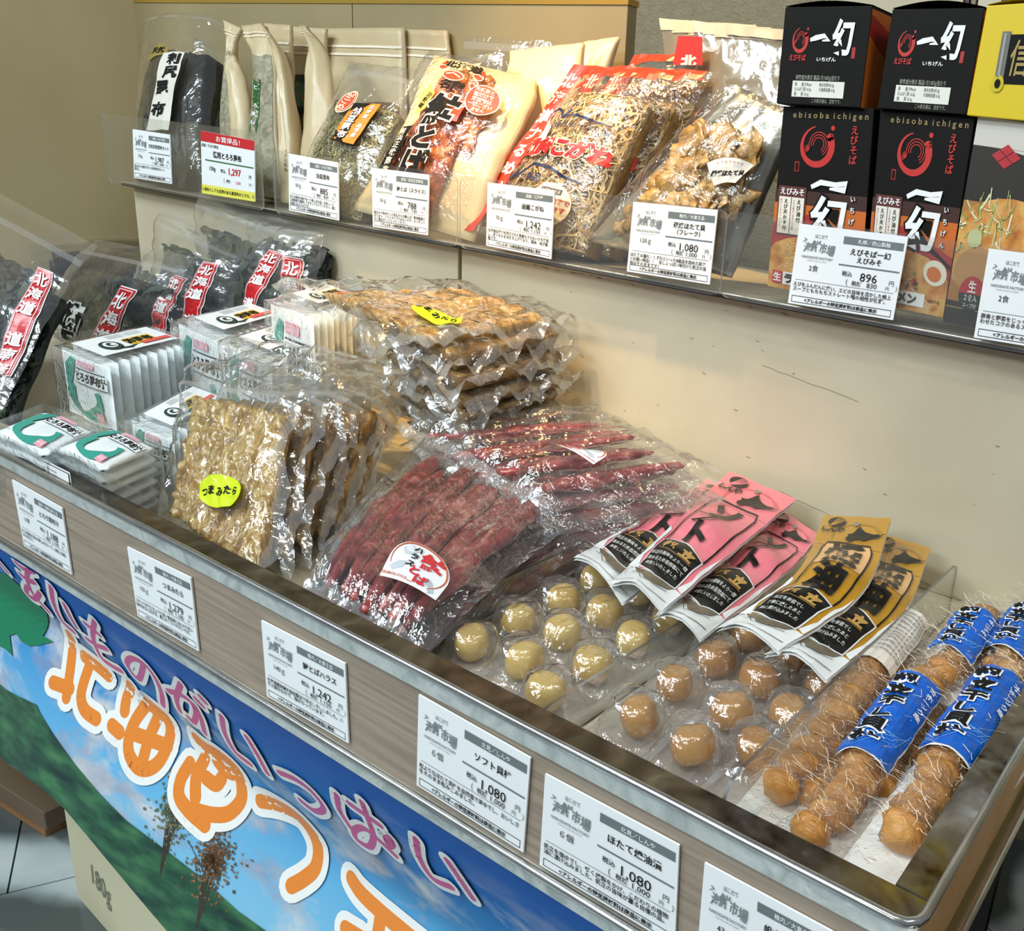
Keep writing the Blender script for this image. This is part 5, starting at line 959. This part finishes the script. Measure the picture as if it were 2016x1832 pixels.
# salmon stick packs
SR = noisy('salmon_stick', [(.25, '4c1a1c'), (.42, '77282b'), (.56, '98403e'), (.68, 'b8706a'), (.82, 'd2a48c')], 30, 8, .2, .9, 60, (1, 1, 1), distort=1.6, dist=.006, coat=.7)
FOIL = noisy('bright_foil', [(.4, 'c6ced0'), (.6, 'dfe6e8')], 10, 3, .16, .9, 26, dist=.010, metal=.9, distort=1.)
def salmon(label, P, seed, n, foil, lab=None, wav=.016, u0=.13, u1=.88):
    r = thing('salmon_stick_pack', label, 'pack', P(.5, .5), 'packs of red salmon sticks')
    if foil: sheet('foil_backing', lambda u, v: P(u, v, -.02 + .012 * fb((u, v, seed), 5)), 22, 26, FOIL, r)
    else: sheet('film_backing', lambda u, v: P(u, v, -.02 + .01 * fb((u, v, seed), 5)), 22, 26, SOFT, r)
    for k in range(n):
        u = u0 + (u1 - u0) * (k + .5) / n + random.uniform(-.015, .015); stick('salmon_stick', P, u, random.uniform(.02, .12), random.uniform(.78, .94), random.uniform(.026, .040), SR, r, seed * 31 + k, .004 + .022 * (k % 2), random.uniform(-.05, .05), .6, 24, 10, .35)
    def FP(u, v, o=0.):
        e = 1 - min(1, 8 * max(0, min(u, 1 - u, v, 1 - v))); rid = .012 * math.sin(2 * math.pi * (u - u0) / (u1 - u0) * n + 2 * ns((u * 3, v * 3, seed), 1))
        return P(u, v, .058 * (1 - e) + rid * (1 - e) + wav * (1 + e) * fb((u * 1.5, v * 1.2, seed), 4) + o)
    sheet('clear_pouch', FP, 54, 46, film('glossy_crumpled_film', rough=.09, haze=.02, bump=.9, scale=60, boost=2.2, base=.09) if foil else CRISP, r)
    for f_ in (lambda u, v: FP(u, .05 * v, .002), lambda u, v: FP(u, .95 + .05 * v, .002)): sheet('sealed_edge', f_, 30, 2, SEAL, r)
    if lab:
        c = [P.uvpx(*q, .09) for q in lab]; p = Print(100, 88); OC = flat('c2603a', .4); RD = flat('cf2c36', .4)
        p.poly([(0, 0), (100, 0), (100, 44)] + [(50 + 50 * math.cos(math.radians(a)), 40 + 48 * math.sin(math.radians(a))) for a in range(5, 176, 9)] + [(0, 40)], flat('e9eef4', .35), 0)
        arc = [(50 + 46 * math.cos(math.radians(a)), 42 + 43 * math.sin(math.radians(a))) for a in range(-50, 205, 9)]; p.line(arc, [1 + 2.4 * math.sin(math.pi * i / (len(arc) - 1)) for i in range(len(arc))], OC, 1)
        p.poly([(8, 20), (20, 34), (34, 40), (30, 24), (16, 14)], flat('b9c3cc'), .6); p.poly([(14, 60), (26, 74), (40, 70), (34, 56), (22, 50)], flat('c3ccd4'), .6); p.ell(26, 64, 7, 6, flat('dbe1e8'), .8)
        p.poly([(60, 16), (74, 30), (82, 26), (92, 8), (84, 2), (80, 14)], flat('b3bcc4'), .6)
        p.text('鮭', 66, 56, 38, RD, 2, bold=.05); p.vtext('ハラス', 38, 70, 14, BLK, 2, step=1.2, bold=.035, skew=.15); p.text('と', 50, 28, 20, RD, 2, bold=.04); p.text('ば', 66, 16, 22, RD, 2, bold=.04)
        p.text('SALMON STICK', 24, 7, 6.6, OC, 2, bold=.02); p.rect(47, 5, 56, 6.4, OC, 1)
        p.build('white_label', lambda a, b, o=0.: P((c[0][0] * (1 - a) + c[1][0] * a) * (1 - b) + (c[3][0] * (1 - a) + c[2][0] * a) * b, (c[0][1] * (1 - a) + c[1][1] * a) * (1 - b) + (c[3][1] * (1 - a) + c[2][1] * a) * b, .088 + .012 * math.sin(3 * a + 2 * b) + o), r, fine=10, lt=.0014)
    return r
P = Patch([(onz(845, 1262, -1.12), onz(985, 1195, -1.12)), (onz(1180, 985, -1.07), onz(1420, 965, -1.07))]); salmon('salmon stick pack beneath the others, its bright foil edge by the divider', P, 3, 6, True)
P = Patch([(onz(700, 1215, -1.12), onz(850, 1262, -1.12)), (onz(1030, 940, -1.04), onz(1290, 985, -1.04))]); salmon('salmon stick pack lying under the labelled front one', P, 2, 6, True)
P = Patch([(onz(590, 1168, -1.07), onz(822, 1292, -1.07)), (onz(690, 1010, -1.01), onz(985, 1130, -1.01)), (onz(858, 846, -.97), onz(1168, 990, -.97))]); salmon('front salmon stick pack with a big white rounded label', P, 1, 14, True, [(738, 1122), (850, 1170), (900, 1100), (795, 1052)])
c4 = [onz(776, 842, -.93), onz(1066, 1000, -.93), onz(1424, 940, -.88), onz(1180, 814, -.885)]
for k in (3, 2, 1, 0):
    c = [p_ + V(.02 * k + random.uniform(-.02, .02) * (k > 0), -.01 * k, -.05 * k) for p_ in c4]; P = Patch([(c[0], c[1]), (c[3], c[2])])
    salmon(['top lying salmon stick pack with a bent white label', 'second lying salmon stick pack from the top', 'third lying salmon stick pack from the top', 'lowest lying salmon stick pack'][k], P, 10 + k, 7 if k < 2 else 5, False, [(1168, 912), (1080, 872), (1118, 864), (1212, 898)] if k == 0 else None)

# scallop pouches
SCP = noisy('soft_scallop', [(.3, 'b8944a'), (.5, 'caa95c'), (.7, 'd8bd76')], 18, 4, .22, .25, 90, (1, 1, .3), dist=.003, coat=.8, sss=.25)
SCA = noisy('smoked_scallop', [(.3, '8f5c24'), (.5, 'ab7836'), (.7, 'c29656')], 18, 4, .22, .25, 90, (1, 1, .3), dist=.003, coat=.8, sss=.25)
def scallop(x, y, z, m, parent, seed, tilt):
    n = V(tilt[0], tilt[1], 1).normalized(); t = (V(1, 0, 0) - n * n.x).normalized(); b = n.cross(t); c = V(x, y, z); vs, fs = [], []; k = 20; R_ = .044 * random.uniform(.92, 1.06)
    prof = ((0, .031), (.35, .0305), (.65, .028), (.86, .020), (.97, .006), (1., -.010), (.96, -.024), (.82, -.031), (0, -.033))
    for i, (q, h) in enumerate(prof):
        if q == 0: vs.append(c + n * h); continue
        for j in range(k):
            a = 2 * math.pi * j / k; d = 1 + .05 * math.sin(2 * a + seed) + .035 * ns((math.cos(a), math.sin(a), seed + h * 20), 1.7); vs.append(c + (t * math.cos(a) + b * math.sin(a)) * R_ * q * d + n * (h + .004 * ns((math.cos(a) * q, math.sin(a) * q, seed), 1.5)))
    m_ = len(prof) - 2; fs = [(0, 1 + j, 1 + (j + 1) % k) for j in range(k)]
    for i in range(m_ - 1): fs += [(1 + i * k + j, 1 + (i + 1) * k + j, 1 + (i + 1) * k + (j + 1) % k, 1 + i * k + (j + 1) % k) for j in range(k)]
    e = 1 + m_ * k; fs += [(1 + (m_ - 1) * k + j, e, 1 + (m_ - 1) * k + (j + 1) % k) for j in range(k)]; mk('scallop', vs, fs, m, parent, smooth=True)
HOK = [(2, 20), (6, 30), (4, 38), (12, 42), (16, 50), (20, 64), (24, 72), (28, 60), (36, 52), (50, 46), (60, 50), (62, 42), (54, 36), (42, 30), (34, 22), (26, 26), (16, 22), (12, 12), (6, 10)]
def label_art(p, base, mid, chars, gold):
    B = flat(base, .3); M_ = flat(mid, .3); GD = flat('c89b4e', .35); BK_ = flat('0e0c0a', .5, spec=.2)
    p.rect(0, 0, 60, 42, flat('eef1f0', .35), 0, 6, 5); p.rect(0, 42, 60, 138, B if gold else M_, 0, 6, 10); p.rect(0, 138, 60, 182, B, .5, 6, 5)
    p.poly([(0, 42), (0, 100), (5, 96), (4, 80), (8, 70), (5, 58), (9, 46), (14, 38)], flat('eef1f0', .35), 1); p.poly([(60, 42), (60, 96), (57, 80), (58, 60), (54, 44)], flat('eef1f0', .35), 1)
    p.poly([(10, 44), (10, 84), (30, 89), (54, 82), (54, 40), (34, 34)], WHT, 1.5); p.poly([(11, 45), (11, 83), (30, 87.6), (53, 81), (53, 41), (34, 35.4)], BK_, 2)
    p.poly([(8, 42), (14, 32), (24, 26), (30, 18), (40, 20), (50, 30), (53, 40), (34, 34)], flat('6f6350', .3), 1.2)
    p.line([(10, 30), (20, 26), (28, 14), (40, 17), (52, 26)], .8, BK_, 2); p.line([(2, 8), (20, 4), (40, 5), (58, 12)], .8, BK_, 2); p.line([(4, 24), (2, 34), (6, 40)], .7, BK_, 2)
    p.text('帆', 23, 75, 13, GD, 3, bold=.04); p.text('立', 42, 74, 14, GD, 3, bold=.04); p.rect(16, 66.5, 50, 67, GD, 3)
    for i, t_ in enumerate(('帆立の風味をより一層', '高めるため自然塩にて', '釜蒸しいたしました') if not gold else ('帆立を釜茹でし', '丁寧に燻したあと', '油に漬け込みました')): p.text(t_, 32, 61 - i * 6.2, 4.1, flat('d8d8d0'), 3, bold=.01, sx=.95)
    fr_ = [(10, 84), (9, 134), (12, 140), (50, 140), (53, 134), (54, 82)]; p.line(fr_, 1.5, BK_, 2)
    if gold: p.poly([(10, 112), (10, 139), (52, 139), (53, 112)], flat('f0b878', .35), 1)
    if gold: p.text(chars[0], 31, 125, 26, BK_, 3, bold=.05, sx=1.25); p.text(chars[1], 32, 99, 24, BK_, 3, bold=.05, sx=1.2)
    else: p.text(chars[0], 30, 126, 22, BK_, 3, bold=.05, sx=1.3); p.text(chars[1], 24, 111, 19, BK_, 3, bold=.0, sx=1.4); p.text(chars[2], 32, 97, 20, BK_, 3, bold=.05, sx=1.3)
    rg = [(36 + 22 * math.cos(math.radians(a)), 150 + 20 * math.sin(math.radians(a))) for a in range(20, 260, 14)]; p.line(rg, [.6 + 3 * abs(math.sin(i)) for i in range(len(rg))], flat('a87c12' if gold else 'd95a6c', .3), 1)
    p.ell(15, 170, 8, 7.4, BK_, 3)
    for i in range(5): a = -1.9 + i * .32; p.line([(10 + i * .6, 163), (15 + 8 * math.sin(a + 1.9 + .3), 170 + 7 * math.cos(a + 1.9))], .7, B, 4)
    for i, ch in enumerate('しんや'): p.text(ch, 7 + i * 6.5, 157 + i * .6, 8.5, BK_, 3, bold=.04, skew=.15)
    p.ell(33, 168, 2.6, 3, flat('8d8577'), 3)
    p.add([(26 + x * .48, 138 + y * .36) for x, y in HOK], [tuple(range(len(HOK)))], BK_, 4); p.line([(54, 152), (58, 156), (60, 157)], .8, BK_, 4)
def scpack(label, cols, y0, n, rows, m, base, mid, chars, gold, seed, grp):
    x = cols; r = thing('scallop_pouch', label, 'pouch', V(x, 1.6, DZ), grp); w2 = .082; ycs = [y0 + .148 * i for i in range(n)]
    zb = -1.145 + .003 * seed
    for i, yc in enumerate(ycs): scallop(x + random.uniform(-.012, .012), yc, zb + .043, m, r, seed * 10 + i, (random.uniform(-.3, .3), random.uniform(-.35, .2)))
    def FP(u, v, o=0.):
        xx = x - w2 + 2 * w2 * u; yy = y0 - .16 + (.148 * n + .14) * v; h = 0.
        for yc in ycs:
            d = math.hypot(xx - x, yy - yc); h = max(h, .079 * (1 - sm(.044, .078, d)))
        return V(xx, yy, zb + h + .006 + .006 * fb((xx * 3, yy * 3, seed), 5) + o)
    sheet('clear_pouch', FP, 22, 14 * n, film('scallop_film', rough=.07, haze=.04, bump=.9, scale=70, boost=2.0, base=.09), r)
    for a in (0, 1): sheet('sealed_edge', lambda u, v, a=a: FP(a * .93 + .07 * u, v, .002), 1, 10 * n, SEAL, r)
    mk('pouch_backing', [V(x - w2, y0 - .16, zb), V(x + w2, y0 - .16, zb), V(x + w2, y0 + .148 * n, zb), V(x - w2, y0 + .148 * n, zb)], [(0, 1, 2, 3)], film('pouch_back', haze=.45, hazecol=(.72, .66, .68, 1), bump=.3), r)
    for i, yc in enumerate(ycs):
        p = Print(10, 10); p.poly([(0, 0), (10, 2), (3, 10)], flat('eedfe2'), 0); p.text('open', 5, 3.4, 3, flat('dd8fa0'), 1, bold=.02); pp = FP(.08, (yc + .06 - y0 + .16) / (.148 * n + .14), .004)
        p.build('open_mark', lambda a, b, o_=0., pp=pp: pp + V(.045 * a, .045 * b, o_ + .002), r)
    if rows:
        LP = Patch(rows, lambda u, v: .035 * math.sin(math.pi * min(1, max(0, u))) * (1 - sm(.55, .75, v)) * (.8 + .2 * math.cos(v * 24)) + .004 * fb((u, v * 3, seed), 3))
        p = Print(60, 182); label_art(p, base, mid, chars, gold); p.v = [(x_, (y_ * 24 / 42 if y_ < 42 else 24 + (y_ - 42) * 38 / 42 if y_ < 84 else 62 + (y_ - 84) * 78 / 56 if y_ < 140 else y_), l_) for x_, y_, l_ in p.v]; g = p.build('printed_header', lambda a, b, o=0.: LP(a, b, o + .004), r, fine=5, lt=.0020, smooth=False)
        sheet('header_back', lambda u, v: LP(u, v, -.004), 16, 50, WHT, g); sheet('header_gloss', lambda u, v: LP(-.03 + 1.06 * u, -.02 + 1.03 * v, .018), 14, 34, film('header_film', rough=.08, haze=.0, bump=.3, scale=30, boost=.8, base=-.022), r)
    return r
GP, GA = 'pale scallop pouches with pink headers', 'amber scallop pouches with gold headers'
def rws(*a): return [(pt(*q[0]), pt(*q[1])) for q in a]
scpack('left pink-headed pale scallop pouch, tucked under the salmon bag corner', -1.385, 1.33, 5, rws(((1129, 1100, 'z', -1.03), (1225, 1190, 'z', -1.03)), ((1270, 1020, 'z', -1.01), (1375, 1075, 'z', -1.01)), ((1395, 944, 'z', -.99), (1500, 1010, 'z', -.99))), SCP, 'f07f8c', 'f2808e', 'ソフト', False, 1, GP)
scpack('right pink-headed pale scallop pouch against the divider', -1.115, 1.29, 5, rws(((1285, 1218, 'z', -1.04), (1378, 1262, 'z', -1.04)), ((1440, 1090, 'z', -1.03), (1540, 1135, 'z', -1.03)), ((1530, 1000, 'z', -1.015), (1616, 1058, 'z', -1.015))), SCP, 'f07f8c', 'f2808e', 'ソフト', False, 2, GP)
scpack('middle pink-headed pale scallop pouch, topmost and leaning on the wall', -1.25, 1.345, 5, rws(((1200, 1152, 'z', -1.0), (1302, 1205, 'z', -1.0)), ((1330, 1030, 'z', -.97), (1440, 1090, 'z', -.97)), ((1436, 930, 'y', 2.42), (1568, 985, 'y', 2.36))), SCP, 'f07f8c', 'f2808e', 'ソフト', False, 3, GP)
scpack('amber scallop pouch with no header showing, right of the gold-headed pair', -.675, 1.40, 5, None, SCA, '', '', '', True, 4, GA)
scpack('right gold-headed amber scallop pouch, leaning on the wall', -.785, 1.325, 5, rws(((1504, 1292, 'z', -1.03), (1626, 1342, 'z', -1.03)), ((1655, 1165, 'z', -1.0), (1780, 1205, 'z', -1.0)), ((1730, 1050, 'y', 2.40), (1832, 1082, 'y', 2.38))), SCA, 'c08a12', 'c08a12', '燻油', True, 5, GA)
scpack('left gold-headed amber scallop pouch, topmost header beside the pink one', -.92, 1.33, 5, rws(((1409, 1242, 'z', -1.0), (1532, 1285, 'z', -1.0)), ((1568, 1130, 'z', -.95), (1700, 1165, 'z', -.95)), ((1622, 1017, 'y', 2.32), (1755, 1023, 'y', 2.30))), SCA, 'c08a12', 'c08a12', '燻油', True, 6, GA)
for k, x in enumerate((-1.30, -1.13)):
    o = mk('freshness_sachet', *gridsurf(lambda u, v: V(x - .07 + .13 * u, 1.15 + .075 * v, DZ + .012 + .012 * math.sin(math.pi * u) * math.sin(math.pi * v)), 8, 5), flat('dfe5ea'), None, smooth=True, label=['small white freshness sachet with blue and red print by the ledge, left', 'small white freshness sachet with blue and red print by the ledge, right'][k], cat='sachet', group='freshness sachets')
    p = Print(60, 30); p.text('エージレス', 30, 20, 10, flat('2a4fa8'), 0, bold=.06); p.text('食べられません', 30, 7, 6, flat('c8303a'), 0, bold=.03); p.rect(0, 13, 60, 14, flat('2a4fa8'), 0)
    p.build('print', lambda a, b, o_=0.: V(x - .06 + .11 * a, 1.155 + .065 * b, DZ + .026 + o_), o)

# dried scallop sticks in cellophane
DSC = noisy('dried_scallop', [(.3, '95602c'), (.5, 'b9803f'), (.68, 'd19f5c'), (.82, 'e3be84')], 28, 6, .45, .9, 44, (1, 3, 1), distort=.6, dist=.008)
DSCF = flat('ecdcc0', .5)
def dstick(label, pa, pb_, z0, z1, blue, seed, back=False, n=12):
    pa, pb_ = onz(pa[0], pa[1], z0), onz(pb_[0], pb_[1], z1); C = lambda t: pa.lerp(pb_, t); ax = (C(1) - C(0)).normalized(); s_ = V(1, 0, 0); s_ = (s_ - ax * ax.x).normalized(); up = s_.cross(ax).normalized()
    r = thing('scallop_stick_pack', label, 'pack', C(.5), 'cellophane packs of dried scallops in a row')
    for k in range(n):
        c = C((k + .5) / n) + s_ * random.uniform(-.008, .008) + up * random.uniform(-.006, .006); nn = (ax + up * random.uniform(.15, .7) + s_ * random.uniform(-.4, .4)).normalized()
        lump('dried_scallop', c, -nn, s_, .041 * random.uniform(.92, 1.08), .036, DSC, r, seed * 20 + k, am=.32)
    vs, fs = [], []
    for _ in range(170):                                    # pale torn fibres
        t = random.random(); a = random.uniform(.2, 2.9); q = C(t) + (s_ * math.cos(a) + up * math.sin(a)) * .044; dr_ = V(random.uniform(-1, 1), random.uniform(-1, 1), random.uniform(-.2, .3)); b = len(vs)
        for i in range(5): vs += [q, q + up * .0009 + s_ * .0009]; q = q + dr_ * .010; dr_ = dr_ + V(random.uniform(-.8, .8), random.uniform(-.8, .8), 0)
        fs += [(b + 2 * i, b + 2 * i + 1, b + 2 * i + 3, b + 2 * i + 2) for i in range(4)]
    mk('torn_fibres', vs, fs, DSCF, r, kind='stuff')
    def FP(u, t, o=0.):
        a = math.pi * (1.08 - 1.16 * u); rr = .050 + .006 * fb((u * 2, t * 5, seed), 2.2) + o; e = sm(0, .05, t) * (1 - sm(.93, 1.04, t)); return C(t) + s_ * math.cos(a) * (rr + .02 * (1 - e)) + up * (math.sin(a) * rr * max(.15, e) - .008)
    sheet('cellophane', lambda u, v: FP(u, -.12 + 1.3 * v), 26, 60, FIBRE, r)
    cb_ = [C(-.13) - s_ * .064 - up * .036, C(-.13) + s_ * .064 - up * .036, C(1.0) + s_ * .060 - up * .042, C(1.0) - s_ * .060 - up * .042]
    mk('card_tray', cb_ + [p_ - up * .004 for p_ in cb_], [(0, 1, 2, 3), (7, 6, 5, 4), (0, 4, 5, 1), (1, 5, 6, 2), (2, 6, 7, 3), (3, 7, 4, 0)], flat('efefec', .5), r)
    if blue:
        t0, t1, A0, A1 = blue; p = Print(60, 170); BL_ = flat('0f5fc4', .3)
        p.rect(0, 0, 60, 170, WHT, 0, 12, 24); p.rect(2, 2, 58, 168, BL_, 1, 12, 24)
        for i in range(6): p.line([(4 + i * 3, 4), (10 + i * 4, 30 - i), (24 + i * 5, 46 - 2 * i), (56, 40 + i * 6)], .5, flat('6fb0e8'), 2)
        for i in range(5): p.line([(30 + 5 * math.cos(a_ * .5 + i), 60 + i * 18 + 5 * math.sin(a_ * .5 + i)) for a_ in range(9)], .5, flat('6fb0e8'), 2)
        p.otext('帆立干し貝柱', 24, 146, 21, BLK, WHT, 3, bold=.04, ow=.07, vert=True, step=1.18); p.vtext('オホーツク産', 49, 148, 8.5, WHT, 3, step=1.25, bold=.03)
        p.build('blue_label', lambda a, b, o=0.: FP(A0 + (A1 - A0) * a, t0 + (t1 - t0) * b, .007 + o), r, fine=6, lt=.0018)
    if back:
        p = Print(60, 90); p.rect(0, 0, 60, 90, flat('ece4d8'), 0, 4, 6)
        for i in range(12): p.text('名称 乾燥帆立貝柱 原材料名 帆立貝', 30, 82 - i * 6, 4.4, GRY, 1, sx=.8)
        p.build('white_back_label', lambda a, b, o=0.: FP(.12 + .7 * a, .60 + .34 * b, .006 + o), r, fine=12)
    return r
dstick('dried scallop pack at the left of its tray, white back label by the divider', (1530, 1560), (1800, 1215), -1.09, -1.04, None, 5, back=True)
dstick('dried scallop pack under the left blue-labelled one, showing brown through the divider', (1590, 1580), (1800, 1300), -1.11, -1.10, None, 6, n=10)
dstick('dried scallop pack wedged between the two blue-labelled ones', (1715, 1560), (1900, 1300), -1.11, -1.09, None, 9, n=10)
dstick('dried scallop pack at the back with a faded blue label, middle of the tray', (1850, 1330), (1945, 1200), -1.03, -.99, (.15, .75, .2, .8), 7, n=6)
dstick('dried scallop pack at the back right with a blue label at the picture edge', (1960, 1330), (2045, 1190), -1.03, -.99, (.15, .75, .2, .8), 8, n=6)
dstick('dried scallop pack along the right ledge, half under the picture edge', (1890, 1560), (2075, 1330), -1.10, -1.08, None, 10, n=9)
dstick('left dried scallop pack with a bright blue label', (1598, 1648), (1836, 1318), -1.085, -1.04, (.33, .84, .16, .84), 1)
dstick('right dried scallop pack with a bright blue label and white tray', (1764, 1650), (1994, 1310), -1.055, -1.015, (.34, .85, .16, .84), 2)
